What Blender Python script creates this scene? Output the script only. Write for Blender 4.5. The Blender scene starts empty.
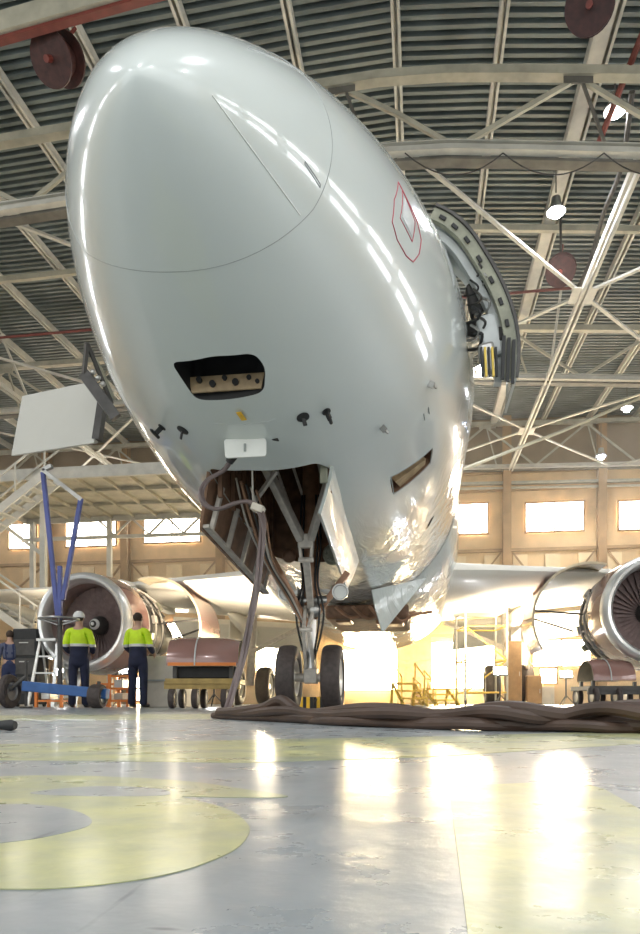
import bpy, bmesh, math, random
from math import sin, cos, pi, radians, sqrt, atan2
from mathutils import Vector, Matrix
random.seed(7)
HAZE = .007
scene = bpy.context.scene
COL = scene.collection
# ------------------------------------------------------------------ viewpoint (metres; world Y runs aft along the airliner)
PSI = .143; FPX = 700.; YH = 702.; CH = .1
X0, Y0 = -1.31, 3.10                      # nose of the airliner on the floor plan
def ray(px, py):
    xc = (px-320)/FPX; zc = (YH-py)/FPX
    return xc*cos(PSI)-sin(PSI), xc*sin(PSI)+cos(PSI), zc
def atY(px, py, Y):
    dx, dy, dz = ray(px, py); t = Y/dy
    return Vector((t*dx, Y, CH+t*dz))
def atZ(px, py, Z):
    dx, dy, dz = ray(px, py); t = (Z-CH)/dz
    return Vector((t*dx, t*dy, Z))
def atX(px, py, X):
    dx, dy, dz = ray(px, py); t = X/dx
    return Vector((X, t*dy, CH+t*dz))
def atD(px, py, d):
    dx, dy, dz = ray(px, py)
    return Vector((d*dx, d*dy, CH+d*dz))

# ------------------------------------------------------------------ materials
def new_mat(name):
    m = bpy.data.materials.new(name); m.use_nodes = True
    nt = m.node_tree; b = nt.nodes['Principled BSDF']
    return m, nt, b
def mat(name, col, rough=.5, metal=0., var=.12, scale=6., coat=0., bump=0., bscale=30., detail=3., spec=.5, stretch=None):
    m, nt, b = new_mat(name)
    tc = nt.nodes.new('ShaderNodeTexCoord'); mp = nt.nodes.new('ShaderNodeMapping')
    if stretch: mp.inputs['Scale'].default_value = stretch
    nt.links.new(tc.outputs['Object'], mp.inputs['Vector'])
    n = nt.nodes.new('ShaderNodeTexNoise'); n.inputs['Scale'].default_value = scale; n.inputs['Detail'].default_value = detail
    nt.links.new(mp.outputs['Vector'], n.inputs['Vector'])
    r = nt.nodes.new('ShaderNodeValToRGB')
    r.color_ramp.elements[0].position = .3; r.color_ramp.elements[1].position = .7
    lo = [max(0, c*(1-var)) for c in col]; hi = [min(1, c*(1+var*.7)) for c in col]
    r.color_ramp.elements[0].color = (*lo, 1); r.color_ramp.elements[1].color = (*hi, 1)
    nt.links.new(n.outputs['Fac'], r.inputs['Fac']); nt.links.new(r.outputs['Color'], b.inputs['Base Color'])
    b.inputs['Roughness'].default_value = rough; b.inputs['Metallic'].default_value = metal
    b.inputs['Coat Weight'].default_value = coat; b.inputs['Coat Roughness'].default_value = .04
    b.inputs['Specular IOR Level'].default_value = spec
    if bump:
        n2 = nt.nodes.new('ShaderNodeTexNoise'); n2.inputs['Scale'].default_value = bscale; n2.inputs['Detail'].default_value = 2
        nt.links.new(mp.outputs['Vector'], n2.inputs['Vector'])
        bp = nt.nodes.new('ShaderNodeBump'); bp.inputs['Strength'].default_value = bump; bp.inputs['Distance'].default_value = .02
        nt.links.new(n2.outputs['Fac'], bp.inputs['Height']); nt.links.new(bp.outputs['Normal'], b.inputs['Normal'])
    return m
def glow(name, col, s):
    m, nt, b = new_mat(name)
    b.inputs['Base Color'].default_value = (*col, 1)
    b.inputs['Emission Color'].default_value = (*col, 1); b.inputs['Emission Strength'].default_value = s
    return m
M = {}
M['paint'] = mat('gloss_white_paint', (.66, .70, .675), .22, var=.02, scale=1.2, coat=.8, bump=.012, bscale=5)
def film(m):
    nt = m.node_tree; b = nt.nodes['Principled BSDF']; old = [n for n in nt.nodes if n.type == 'BUMP'][0]
    tc = [n for n in nt.nodes if n.type == 'TEX_COORD'][0]; sx = nt.nodes.new('ShaderNodeSeparateXYZ'); nt.links.new(tc.outputs['Object'], sx.inputs[0])
    mr = nt.nodes.new('ShaderNodeMapRange'); mr.inputs[1].default_value = 3.6; mr.inputs[2].default_value = 7.5; nt.links.new(sx.outputs['Y'], mr.inputs[0])
    vo = nt.nodes.new('ShaderNodeTexNoise'); vo.inputs['Scale'].default_value = 2.6; vo.inputs['Detail'].default_value = 3; vo.inputs['Distortion'].default_value = 1.4
    mp = nt.nodes.new('ShaderNodeMapping'); mp.inputs['Scale'].default_value = (1.6, .6, 1.); nt.links.new(tc.outputs['Object'], mp.inputs[0]); nt.links.new(mp.outputs[0], vo.inputs['Vector'])
    mm = nt.nodes.new('ShaderNodeMath'); mm.operation = 'MULTIPLY'; nt.links.new(vo.outputs['Fac'], mm.inputs[0]); nt.links.new(mr.outputs[0], mm.inputs[1])
    bp = nt.nodes.new('ShaderNodeBump'); bp.inputs['Strength'].default_value = .55; bp.inputs['Distance'].default_value = .05
    nt.links.new(mm.outputs[0], bp.inputs['Height']); nt.links.new(old.outputs[0], bp.inputs['Normal']); nt.links.new(bp.outputs[0], b.inputs['Normal']); nt.links.new(bp.outputs[0], b.inputs['Coat Normal'])
film(M['paint'])
M['paint2'] = mat('wing_white_paint', (.88, .84, .75), .45, var=.04, scale=2, coat=.15, bump=.05, bscale=2)
M['seam'] = mat('seam_grey', (.34, .36, .35), .6)
M['strip'] = mat('strip_grey', (.55, .57, .56), .4)
M['black'] = mat('black_rubber', (.02, .02, .02), .6, var=.3)
M['dark'] = mat('dark_steel', (.07, .065, .06), .5, .3, .3)
M['bay'] = mat('bay_brown', (.22, .12, .07), .6, var=.35, scale=9)
M['prim'] = mat('primer_tan', (.42, .30, .17), .55, var=.25, scale=12)
M['primg'] = mat('primer_green', (.27, .27, .20), .5, var=.2, scale=10)
M['gear'] = mat('gear_paint', (.55, .50, .44), .4, .1, .2, 14)
M['brz'] = mat('bronze_strut', (.36, .20, .12), .35, .3, .25, 10)
M['chrome'] = mat('polished_metal', (.84, .83, .81), .34, .7, .06, 4)
M['steel'] = mat('brushed_steel', (.45, .44, .42), .35, .9, .15, 8)
M['tyre'] = mat('tyre_rubber', (.06, .045, .04), .65, var=.3, scale=20)
M['hub'] = mat('wheel_hub', (.75, .72, .66), .3, .4, .1)
M['cowl'] = mat('mauve_cowl', (.30, .165, .14), .2, .1, .08, 3, coat=.7)
M['cowlin'] = mat('cowl_lining', (.62, .52, .36), .45, .1, .2, 5)
M['fan'] = mat('fan_blade', (.42, .31, .29), .35, .3, .2, 9)
M['fanin'] = mat('inlet_lining', (.48, .36, .33), .35, .2, .15, 9)
M['yellow'] = mat('tag_yellow', (.85, .50, .03), .6)
M['orange'] = mat('orange_paint', (.75, .22, .04), .5)
M['red'] = mat('marker_red', (.45, .05, .08), .5)
M['plate'] = mat('cover_white', (.80, .80, .76), .4, var=.05)
M['beige'] = mat('truss_beige', (.43, .40, .31), .55, var=.2, scale=3)
M['beigel'] = mat('truss_pale', (.52, .50, .44), .5, var=.16, scale=3)
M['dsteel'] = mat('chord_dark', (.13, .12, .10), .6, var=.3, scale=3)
M['redp'] = mat('pipe_red', (.17, .035, .025), .5, var=.2)
M['rust'] = mat('drum_maroon', (.05, .015, .012), .55, var=.4, scale=12)
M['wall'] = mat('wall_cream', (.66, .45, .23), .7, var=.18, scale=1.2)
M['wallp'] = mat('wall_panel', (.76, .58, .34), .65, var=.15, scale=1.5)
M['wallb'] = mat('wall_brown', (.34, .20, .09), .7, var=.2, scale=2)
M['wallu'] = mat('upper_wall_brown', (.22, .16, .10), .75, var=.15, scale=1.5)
M['doorc'] = mat('door_cream', (.52, .51, .46), .5, var=.01)
M['ceil'] = mat('roof_sheet', (.15, .175, .17), .5, .0, .3, 1.5, detail=6)
M['blue'] = mat('trolley_blue', (.03, .11, .32), .4, var=.2)
M['bluep'] = mat('bar_blue', (.07, .09, .30), .4, var=.15)
M['hose'] = mat('hose_grey_brown', (.065, .038, .026), .5, var=.35, scale=8)
M['cable'] = mat('cable_mauve', (.13, .095, .09), .45, var=.2)
M['hivis'] = mat('hivis_yellow', (.62, .85, .02), .7, var=.1, scale=9)
M['navy'] = mat('navy_cloth', (.015, .018, .045), .85, var=.3)
M['navy2'] = mat('overall_navy', (.03, .04, .10), .85, var=.3)
M['shirt'] = mat('grey_shirt', (.10, .11, .17), .85)
M['reflect'] = mat('reflective_tape', (.62, .62, .58), .35, .2)
M['skin'] = mat('skin', (.50, .30, .21), .55, var=.1)
M['hair'] = mat('hair_brown', (.05, .03, .02), .8, var=.3)
M['cap'] = mat('cap_white', (.72, .72, .70), .7)
M['shoe'] = mat('shoe_black', (.015, .013, .012), .5)
M['alu'] = mat('ladder_aluminium', (.60, .60, .58), .35, .7, .1)
M['wood'] = mat('trolley_ochre', (.38, .26, .08), .6, var=.25)
M['yel2'] = mat('stand_yellow', (.72, .50, .08), .5, var=.2)
M['cream'] = mat('cabinet_cream', (.55, .50, .42), .6, var=.1)
M['brown'] = mat('cabinet_brown', (.25, .15, .07), .6, var=.2)
M['pane_hi'] = glow('upper_daylight', (1., .92, .78), 16.)
M['pane_lo'] = glow('low_sunlight', (1., .84, .60), 40.)
M['pane_sun'] = glow('golden_sunlight', (1., .74, .40), 70.)
M['pane_side'] = glow('side_daylight', (.93, .97, 1.), 11.)
M['lamp'] = glow('lamp_lens', (.93, .96, 1.), 90.)
M['lampb'] = glow('lamp_lens_blue', (.62, .72, 1.), 70.)

def floor_mat():
    m, nt, b = new_mat('epoxy_floor')
    tc = nt.nodes.new('ShaderNodeTexCoord')
    n = nt.nodes.new('ShaderNodeTexNoise'); n.inputs['Scale'].default_value = 4.; n.inputs['Detail'].default_value = 8; n.inputs['Roughness'].default_value = .58; n.inputs['Distortion'].default_value = .5
    r = nt.nodes.new('ShaderNodeValToRGB'); e = r.color_ramp.elements
    e[0].position = .30; e[0].color = (.20, .225, .24, 1); e[1].position = .70; e[1].color = (.38, .405, .42, 1)
    nt.links.new(tc.outputs['Object'], n.inputs['Vector']); nt.links.new(n.outputs['Fac'], r.inputs['Fac'])
    n3 = nt.nodes.new('ShaderNodeTexVoronoi'); n3.inputs['Scale'].default_value = 23
    mp = nt.nodes.new('ShaderNodeMapping'); mp.inputs['Scale'].default_value = (.35, 1.3, 1); mp.inputs['Rotation'].default_value = (0, 0, .4)
    nt.links.new(tc.outputs['Object'], mp.inputs['Vector']); nt.links.new(mp.outputs['Vector'], n3.inputs['Vector'])
    r3 = nt.nodes.new('ShaderNodeValToRGB'); r3.color_ramp.elements[0].position = .03; r3.color_ramp.elements[0].color = (.35, .35, .35, 1); r3.color_ramp.elements[1].position = .08
    r3.color_ramp.elements[1].color = (1, 1, 1, 1)
    nt.links.new(n3.outputs['Distance'], r3.inputs['Fac'])
    mx = nt.nodes.new('ShaderNodeMix'); mx.data_type = 'RGBA'; mx.blend_type = 'MULTIPLY'; mx.inputs[0].default_value = .8
    nt.links.new(r.outputs['Color'], mx.inputs[6]); nt.links.new(r3.outputs['Color'], mx.inputs[7]); nt.links.new(mx.outputs[2], b.inputs['Base Color'])
    mp2 = nt.nodes.new('ShaderNodeMapping'); mp2.inputs['Scale'].default_value = (9, 1.1, 1); mp2.inputs['Rotation'].default_value = (0, 0, 1.15)
    n5 = nt.nodes.new('ShaderNodeTexNoise'); n5.inputs['Scale'].default_value = 5; n5.inputs['Detail'].default_value = 3; r5 = nt.nodes.new('ShaderNodeValToRGB')
    r5.color_ramp.elements[0].position = .27; r5.color_ramp.elements[0].color = (.45, .45, .45, 1); r5.color_ramp.elements[1].position = .33
    mx2 = nt.nodes.new('ShaderNodeMix'); mx2.data_type = 'RGBA'; mx2.blend_type = 'MULTIPLY'; mx2.inputs[0].default_value = .8
    nt.links.new(tc.outputs['Object'], mp2.inputs['Vector']); nt.links.new(mp2.outputs['Vector'], n5.inputs['Vector']); nt.links.new(n5.outputs['Fac'], r5.inputs['Fac'])
    nt.links.new(mx.outputs[2], mx2.inputs[6]); nt.links.new(r5.outputs['Color'], mx2.inputs[7]); nt.links.new(mx2.outputs[2], b.inputs['Base Color'])
    floor_surface(nt, b, tc)
    return m
def floor_surface(nt, b, tc):
    n2 = nt.nodes.new('ShaderNodeTexNoise'); n2.inputs['Scale'].default_value = 7; n2.inputs['Detail'].default_value = 7; n2.inputs['Roughness'].default_value = .65
    r2 = nt.nodes.new('ShaderNodeMapRange'); r2.inputs[1].default_value = .3; r2.inputs[2].default_value = .7; r2.inputs[3].default_value = .20; r2.inputs[4].default_value = .44
    nt.links.new(tc.outputs['Object'], n2.inputs['Vector']); nt.links.new(n2.outputs['Fac'], r2.inputs[0]); nt.links.new(r2.outputs[0], b.inputs['Roughness'])
    n4 = nt.nodes.new('ShaderNodeTexNoise'); n4.inputs['Scale'].default_value = 16; n4.inputs['Detail'].default_value = 4
    bp = nt.nodes.new('ShaderNodeBump'); bp.inputs['Strength'].default_value = .5; bp.inputs['Distance'].default_value = .004
    nt.links.new(tc.outputs['Object'], n4.inputs['Vector']); nt.links.new(n4.outputs['Fac'], bp.inputs['Height']); nt.links.new(bp.outputs['Normal'], b.inputs['Normal'])
    b.inputs['Coat Weight'].default_value = .25; b.inputs['Coat Roughness'].default_value = .16; b.inputs['IOR'].default_value = 1.65
def mark_mat():
    m, nt, b = new_mat('yellow_floor_paint')
    tc = nt.nodes.new('ShaderNodeTexCoord')
    n = nt.nodes.new('ShaderNodeTexNoise'); n.inputs['Scale'].default_value = 6; n.inputs['Detail'].default_value = 9; n.inputs['Roughness'].default_value = .65
    r = nt.nodes.new('ShaderNodeValToRGB'); e = r.color_ramp.elements
    e[0].position = .38; e[0].color = (.29, .32, .22, 1); e[1].position = .64; e[1].color = (.55, .55, .25, 1)
    nt.links.new(tc.outputs['Object'], n.inputs['Vector']); nt.links.new(n.outputs['Fac'], r.inputs['Fac']); nt.links.new(r.outputs['Color'], b.inputs['Base Color'])
    floor_surface(nt, b, tc)
    return m
M['floor'] = floor_mat(); M['mark'] = mark_mat()

# ------------------------------------------------------------------ mesh helpers
class MB:
    def __init__(s): s.v = []; s.f = []; s.m = []
    def add(s, vs, fs, mi=0):
        o = len(s.v); s.v += [tuple(v) for v in vs]; s.f += [tuple(i+o for i in f) for f in fs]; s.m += [mi]*len(fs)
    def hexa(s, P, mi=0):       # 8 corners: 4 bottom ring, 4 top ring
        s.add(P, [(3, 2, 1, 0), (4, 5, 6, 7), (0, 1, 5, 4), (1, 2, 6, 5), (2, 3, 7, 6), (3, 0, 4, 7)], mi)
    def box(s, c, d, rot=None, mi=0):
        x, y, z = d[0]/2, d[1]/2, d[2]/2
        P = [Vector(p) for p in ((-x, -y, -z), (x, -y, -z), (x, y, -z), (-x, y, -z), (-x, -y, z), (x, -y, z), (x, y, z), (-x, y, z))]
        if rot is not None: P = [rot @ p for p in P]
        s.hexa([p+Vector(c) for p in P], mi)
    def bar(s, p, q, w, h, up=(0, 0, 1), mi=0):
        p = Vector(p); q = Vector(q); d = (q-p).normalized(); u = Vector(up)
        if abs(d.dot(u)) > .98: u = Vector((0, 1, 0))
        sd = d.cross(u).normalized()*w/2; uu = sd.cross(d).normalized()*h/2
        s.hexa([p-sd-uu, p+sd-uu, q+sd-uu, q-sd-uu, p-sd+uu, p+sd+uu, q+sd+uu, q-sd+uu], mi)
    def tube(s, pts, r, n=10, mi=0, closed=False):
        pts = [Vector(p) for p in pts]; k = len(pts); rr = r if isinstance(r, (list, tuple)) else [r]*k
        prev = None; vs = []
        for i, p in enumerate(pts):
            if closed: d = pts[(i+1) % k]-pts[i-1]
            else: d = pts[min(i+1, k-1)]-pts[max(i-1, 0)]
            d.normalize()
            if prev is None:
                a = Vector((0, 0, 1)) if abs(d.z) < .9 else Vector((1, 0, 0)); a = (a-d*a.dot(d)).normalized()
            else:
                a = (prev-d*prev.dot(d)).normalized()
            prev = a; b = d.cross(a)
            vs += [p+(a*cos(2*pi*j/n)+b*sin(2*pi*j/n))*rr[i] for j in range(n)]
        fs = []
        for i in range(k if closed else k-1):
            for j in range(n):
                a0 = i*n+j; a1 = i*n+(j+1) % n; i2 = (i+1) % k
                fs.append((a0, a1, i2*n+(j+1) % n, i2*n+j))
        if not closed:
            fs.append(tuple(reversed(range(n)))); fs.append(tuple(range((k-1)*n, k*n)))
        s.add(vs, fs, mi)
    def lathe(s, prof, mat4, n=32, mi=0, a0=0., a1=2*pi, cap=False):   # prof (radius, height) round local z
        full = abs(a1-a0-2*pi) < 1e-4; cols = n if full else n+1; vs = []; fs = []
        for r, z in prof:
            for j in range(cols):
                a = a0+(a1-a0)*j/n; vs.append(mat4 @ Vector((r*cos(a), r*sin(a), z)))
        for i in range(len(prof)-1):
            for j in range(n):
                a = i*cols+j; b = i*cols+(j+1) % cols
                fs.append((a, b, b+cols, a+cols))
        if cap and full:
            fs.append(tuple(reversed(range(cols)))); fs.append(tuple(range((len(prof)-1)*cols, len(prof)*cols)))
        s.add(vs, fs, mi)
    def cyl(s, p, q, r, n=16, mi=0, r2=None):
        s.tube([p, q], [r, r if r2 is None else r2], n, mi)
    def ball(s, c, r, mi=0, n=12, sc=(1, 1, 1)):
        vs = []; fs = []
        for i in range(n+1):
            t = pi*i/n
            for j in range(n*2):
                a = pi*j/n; vs.append((c[0]+r*sc[0]*sin(t)*cos(a), c[1]+r*sc[1]*sin(t)*sin(a), c[2]+r*sc[2]*cos(t)))
        for i in range(n):
            for j in range(n*2):
                a = i*2*n+j; b = i*2*n+(j+1) % (2*n); fs.append((a, a+2*n, b+2*n, b))
        s.add(vs, fs, mi)
    def prism(s, poly, vec, mi=0):
        n = len(poly); vec = Vector(vec); P = [Vector(p) for p in poly]
        s.add(P+[p+vec for p in P], [tuple(reversed(range(n))), tuple(range(n, 2*n))]+[(i, (i+1) % n, n+(i+1) % n, n+i) for i in range(n)], mi)
    def build(s, name, mats, parent=None, smooth=True, loc=None, bevel=0, ang=35):
        me = bpy.data.meshes.new(name)
        off = Vector(loc) if loc is not None else Vector((0, 0, 0))
        me.from_pydata([tuple(Vector(v)-off) for v in s.v], [], s.f)
        if not isinstance(mats, (list, tuple)): mats = [mats]
        for m in mats: me.materials.append(m)
        me.polygons.foreach_set('material_index', s.m)
        bm = bmesh.new(); bm.from_mesh(me); bmesh.ops.remove_doubles(bm, verts=bm.verts, dist=1e-6); bmesh.ops.recalc_face_normals(bm, faces=bm.faces); bm.to_mesh(me); bm.free()
        if smooth:
            me.polygons.foreach_set('use_smooth', [True]*len(me.polygons)); me.set_sharp_from_angle(angle=radians(ang))
        me.update()
        o = bpy.data.objects.new(name, me); COL.objects.link(o)
        if parent is not None: o.parent = parent
        if loc is not None: o.location = off
        if bevel:
            b = o.modifiers.new('bevel', 'BEVEL'); b.width = bevel; b.segments = 2; b.limit_method = 'ANGLE'
        return o
def tag(o, label=None, cat=None, group=None, kind=None):
    if label: o['label'] = label
    if cat: o['category'] = cat
    if group: o['group'] = group
    if kind: o['kind'] = kind
    return o
def thing(name, label, cat, loc=(0, 0, 0), rz=0, group=None):
    o = bpy.data.objects.new(name, None); COL.objects.link(o); o.location = loc; o.rotation_euler = (0, 0, rz); o.empty_display_size = .2
    return tag(o, label, cat, group)
def struct(mb, name, m, **k):
    o = mb.build(name, m, **k); o['kind'] = 'structure'; return o
def children(o): return [c for c in bpy.data.objects if c.parent == o]
def copy_tree(o, parent=None):
    c = o.copy(); COL.objects.link(c); c.parent = parent
    for ch in children(o): copy_tree(ch, c)
    return c
AX = Matrix.Rotation(-pi/2, 4, 'X')      # local z -> +Y (aft)

# ================================================================== SETTING
XL, XR, YF, YB, ZC = -24., 20., -9., 31.6, 12.75
b = MB(); b.add([(XL, YF, 0), (XR, YF, 0), (XR, YB, 0), (XL, YB, 0), (XL, YF, -.2), (XR, YF, -.2), (XR, YB, -.2), (XL, YB, -.2)],
                [(0, 1, 2, 3), (7, 6, 5, 4), (0, 4, 5, 1), (1, 5, 6, 2), (2, 6, 7, 3), (3, 7, 4, 0)])
struct(b, 'floor', M['floor'], smooth=False)
# painted floor figures (from their outlines on the floor)
def fl(px, py, z): return atZ(px, py, z)
def floor_poly(name, pts, m, z, th=.0006):
    b = MB(); P = [fl(px, py, 0) for px, py in pts]; P = [Vector((p.x, p.y, z)) for p in P]
    b.prism([(p.x, p.y, z-th) for p in P], (0, 0, th)); return struct(b, name, m, smooth=False)
def ell(cx, cy, rx, ry, n=40, a0=0, a1=2*pi): return [(cx+rx*cos(a0+(a1-a0)*i/n), cy+ry*sin(a0+(a1-a0)*i/n)) for i in range(n)]
def ring_world(cx, cy, rx, ry, n=56):
    return [(cx+rx*cos(2*pi*i/n), cy+ry*sin(2*pi*i/n)) for i in range(n)]
def spl(P, k=8, closed=True):
    out = []; n = len(P)
    for i in range(n if closed else n-1):
        g = lambda j: Vector(P[j % n]) if closed else Vector(P[max(0, min(n-1, j))])
        p0, p1, p2, p3 = g(i-1), g(i), g(i+1), g(i+2)
        for j in range(k):
            t = j/k; out.append(.5*((2*p1)+(p2-p0)*t+(2*p0-5*p1+4*p2-p3)*t*t+(3*p1-p0-3*p2+p3)*t**3))
    if not closed: out.append(Vector(P[-1]))
    return out
num = spl([(-120, 800), (-60, 783), (0, 777), (60, 776), (130, 778), (190, 782), (240, 789), (288, 797), (230, 798), (182, 797), (205, 803), (232, 812), (247, 824), (249, 834), (238, 848), (215, 860), (180, 872), (130, 882), (60, 889), (0, 890), (-80, 888), (-140, 860)], 6)
floor_poly('floor_marking', num, M['mark'], .0008)
floor_poly('floor_marking', spl([(30, 794), (60, 789.5), (100, 787), (140, 788), (167, 791.5), (165, 796), (120, 797), (70, 796.5)], 6), M['floor'], .0011, .0003)
floor_poly('floor_marking', spl([(-80, 810), (0, 805.5), (40, 806), (72, 811), (90, 819), (88, 827), (60, 835), (20, 842), (-40, 846), (-110, 835)], 6), M['floor'], .0011, .0003)
floor_poly('floor_marking', [(449, 787), (575, 781), (605, 790), (640, 810), (760, 860), (900, 1000), (476, 1000)], M['mark'], .0008)
floor_poly('floor_marking', [(-100, 746), (200, 741), (420, 737), (640, 731), (740, 728), (740, 738), (640, 744), (430, 757), (250, 763), (-100, 759)], M['mark'], .0008)
floor_poly('floor_marking', [(-100, 716), (210, 714), (210, 719), (-100, 722)], M['mark'], .0008)

# ceiling: corrugated sheets, ridges running across the hangar
def drop(x, y):        # the roof steel sags gently away from the ridge line, most over the near bays
    u = min(abs(x+.5), 9.5); y = max(8., min(y, YB)); k = (.14-.0063*(y-12.9)) if x > -.5 else (.045-.0015*(y-12.9))
    return .15+k*(sqrt(u*u+.5)-.70)
def warp(mb):
    mb.v = [(v[0], v[1], v[2]-drop(v[0], v[1])) for v in mb.v]; return mb
class RB(MB):          # roof steel: long bars follow the gentle curve of the roof
    def bar(s, p, q, w, h, up=(0, 0, 1), mi=0):
        p = Vector(p); q = Vector(q); n = max(1, int((q-p).length/1.2)); d = (q-p).normalized(); u = Vector(up)
        if abs(d.dot(u)) > .98: u = Vector((0, 1, 0))
        sd = d.cross(u).normalized()*w/2; uu = sd.cross(d).normalized()*h/2; vs = []
        for i in range(n+1):
            c = p.lerp(q, i/n); vs += [c-sd-uu, c+sd-uu, c+sd+uu, c-sd+uu]
        fs = [(i*4+j, i*4+(j+1) % 4, (i+1)*4+(j+1) % 4, (i+1)*4+j) for i in range(n) for j in range(4)]+[(3, 2, 1, 0), (n*4, n*4+1, n*4+2, n*4+3)]
        s.add(vs, fs, mi)
def rstruct(mb, name, m): return struct(warp(mb), name, m, smooth=False)
b = MB(); per = .2; n = int((YB-YF)/per); xs = [XL+(XR-XL)*i/28 for i in range(29)]; vs = []
ys = []
for i in range(n): ys += [(YF+i*per, -.035), (YF+i*per+.085, -.035), (YF+i*per+.10, .075), (YF+i*per+.185, .075)]
n = len(ys)-1
for y, dz in ys:
    z = ZC+dz
    for x in xs: vs.append((x, y, z-drop(x, y)))
k = len(xs); b.add(vs, [(i*k+j, i*k+j+1, (i+1)*k+j+1, (i+1)*k+j) for i in range(n) for j in range(k-1)])
struct(b, 'ceiling', M['ceil'], smooth=False)
# walls
b = MB(); b.box(((XL+XR)/2, YB+.15, 6.3), (XR-XL+.6, .3, 13.1)); struct(b, 'wall_back', M['wall'], smooth=False)
b = MB(); b.box((XL-.15, (YF+YB)/2, 6.3), (.3, YB-YF, 13.1)); struct(b, 'wall_left', M['wallp'], smooth=False)
b = MB(); b.box((XR+.15, (YF+YB)/2, 6.3), (.3, YB-YF, 13.1)); struct(b, 'wall_right', M['wallp'], smooth=False)
YW = YB-.05
# back wall: raised sheet panels, girts and columns
nwin = [0]
def window(p0, p1, matpane, bars=1, depth=.10, axis='Y', rows=1):
    nwin[0] += 1
    b = MB(); f = .07
    x0, x1 = min(p0[0], p1[0]), max(p0[0], p1[0]); z0, z1 = min(p0[1], p1[1]), max(p0[1], p1[1])
    def bx(xa, xb, za, zb, d0, d1, mb):
        if axis == 'Y': mb.box(((xa+xb)/2, YW-(d0+d1)/2, (za+zb)/2), (xb-xa, d1-d0, zb-za))
        elif axis == 'R': mb.box((XR-(d0+d1)/2, (xa+xb)/2, (za+zb)/2), (d1-d0, xb-xa, zb-za))
        else: mb.box((XL+(d0+d1)/2, (xa+xb)/2, (za+zb)/2), (d1-d0, xb-xa, zb-za))
    bx(x0-f, x0, z0-f, z1+f, 0, depth, b); bx(x1, x1+f, z0-f, z1+f, 0, depth, b)
    bx(x0, x1, z0-f, z0, 0, depth, b); bx(x0, x1, z1, z1+f, 0, depth, b)
    for i in range(bars):
        x = x0+(x1-x0)*(i+1)/(bars+1); bx(x-.03, x+.03, z0, z1, .02, depth-.02, b)
    for i in range(rows-1):
        z = z0+(z1-z0)*(i+1)/rows; bx(x0, x1, z-.025, z+.025, .02, depth-.02, b)
    w = struct(b, 'window_%d' % nwin[0], M['wallb'], smooth=False)
    g = MB(); bx(x0, x1, z0, z1, .035, .05, g); p = g.build('pane', matpane, w, smooth=False)
    return w
def wp(px, py): p = atY(px, py, YW); return (p.x, p.z)
for xa, xb, ya, yb in [(10, 36, 524, 549), (67, 116, 517, 547), (145, 200, 512, 543), (244, 296, 509, 540), (338, 392, 507, 538), (432, 487, 504, 535), (526, 583, 502, 532), (619, 676, 500, 530)]:
    window(wp(xa, yb), wp(xb, (ya)), M['pane_hi'])
for xa, xb, ya, yb, bb in [(257, 279, 645, 675, 0), (341, 400, 650, 690, 0), (432, 494, 642, 688, 0), (533, 590, 640, 666, 1), (540, 556, 669, 683, 0), (600, 632, 640, 664, 0), (168, 187, 622, 650, 0), (118, 144, 676, 700, 0)]:
    window(wp(xa, yb), wp(xb, ya), M['pane_sun'] if 300 < xa < 500 else M['pane_lo'], bb)
# side wall strip windows
for i in range(7):
    y = -5+i*4.9
    window((y, 8.3), (y+3.6, 9.6), M['pane_side'], 3, .1, 'R')
    window((y, 8.3), (y+3.6, 9.6), M['pane_side'], 3, .1, 'L')
    window((y, 5.0), (y+3.6, 6.4), M['pane_side'], 2, .1, 'R')
# columns and girts on the back wall
colx = [wp(px, 520)[0] for px in (-70, 50, 128, 222, 316, 412, 506, 600, 694)]
for x in colx:
    b = MB(); b.box((x, YW-.28, 6.25), (.12, .35, 12.5)); b.box((x, YW-.47, 6.25), (.34, .04, 12.5)); b.box((x, YW-.1, 6.25), (.34, .04, 12.5))
    struct(b, 'wall_column', M['wallb'], smooth=False)
for py in (488, 549, 470, 600, 634):
    z = atY(560, py, YW).z
    b = MB(); b.box(((XL+XR)/2, YW-.06, z), (XR-XL, .12, .14)); struct(b, 'wall_trim', M['wallb'], smooth=False)
for i in range(len(colx)-1):      # sheet panels between columns with braces under the windows
    xa, xb = colx[i]+.25, colx[i+1]-.25
    b = MB(); z0, z1 = wp(560, 598)[1], wp(560, 552)[1]
    nn = 5
    for j in range(nn):
        if j % 2 == 0:
            x0_ = xa+(xb-xa)*j/nn; b.box((x0_+(xb-xa)/nn/2, YW-.02, (z0+z1)/2), ((xb-xa)/nn*.9, .12, z1-z0-.15))
    struct(b, 'wall_panel', M['wallp'], smooth=False)
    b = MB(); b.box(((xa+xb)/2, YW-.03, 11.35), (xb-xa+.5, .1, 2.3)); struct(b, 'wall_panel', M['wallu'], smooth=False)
    b = MB(); b.bar((xa, YW-.2, z1), ((xa+xb)/2, YW-.2, z0-.3), .07, .07); b.bar((xb, YW-.2, z1), ((xa+xb)/2, YW-.2, z0-.3), .07, .07)
    struct(b, 'wall_trim', M['wallb'], smooth=False)
# hangar door leaves at the foot of the back wall
def door(n, px0, px1, py):
    x0, z1 = wp(px0, py); x1 = wp(px1, py)[0]
    b = MB(); b.box(((x0+x1)/2, YW-.2, z1/2), (x1-x0, .1, z1))
    k = max(2, int((x1-x0)/.6))
    for j in range(k+1): b.box((x0+(x1-x0)*j/k, YW-.28, z1/2), (.08, .08, z1))
    b.box(((x0+x1)/2, YW-.28, z1), (x1-x0+.1, .12, .14)); b.box(((x0+x1)/2, YW-.28, z1*.5), (x1-x0, .08, .1))
    struct(b, 'door_%d' % n, M['wallb'], smooth=False)
door(1, 503, 527, 600); door(2, 398, 430, 615); door(3, 283, 338, 630)

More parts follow.
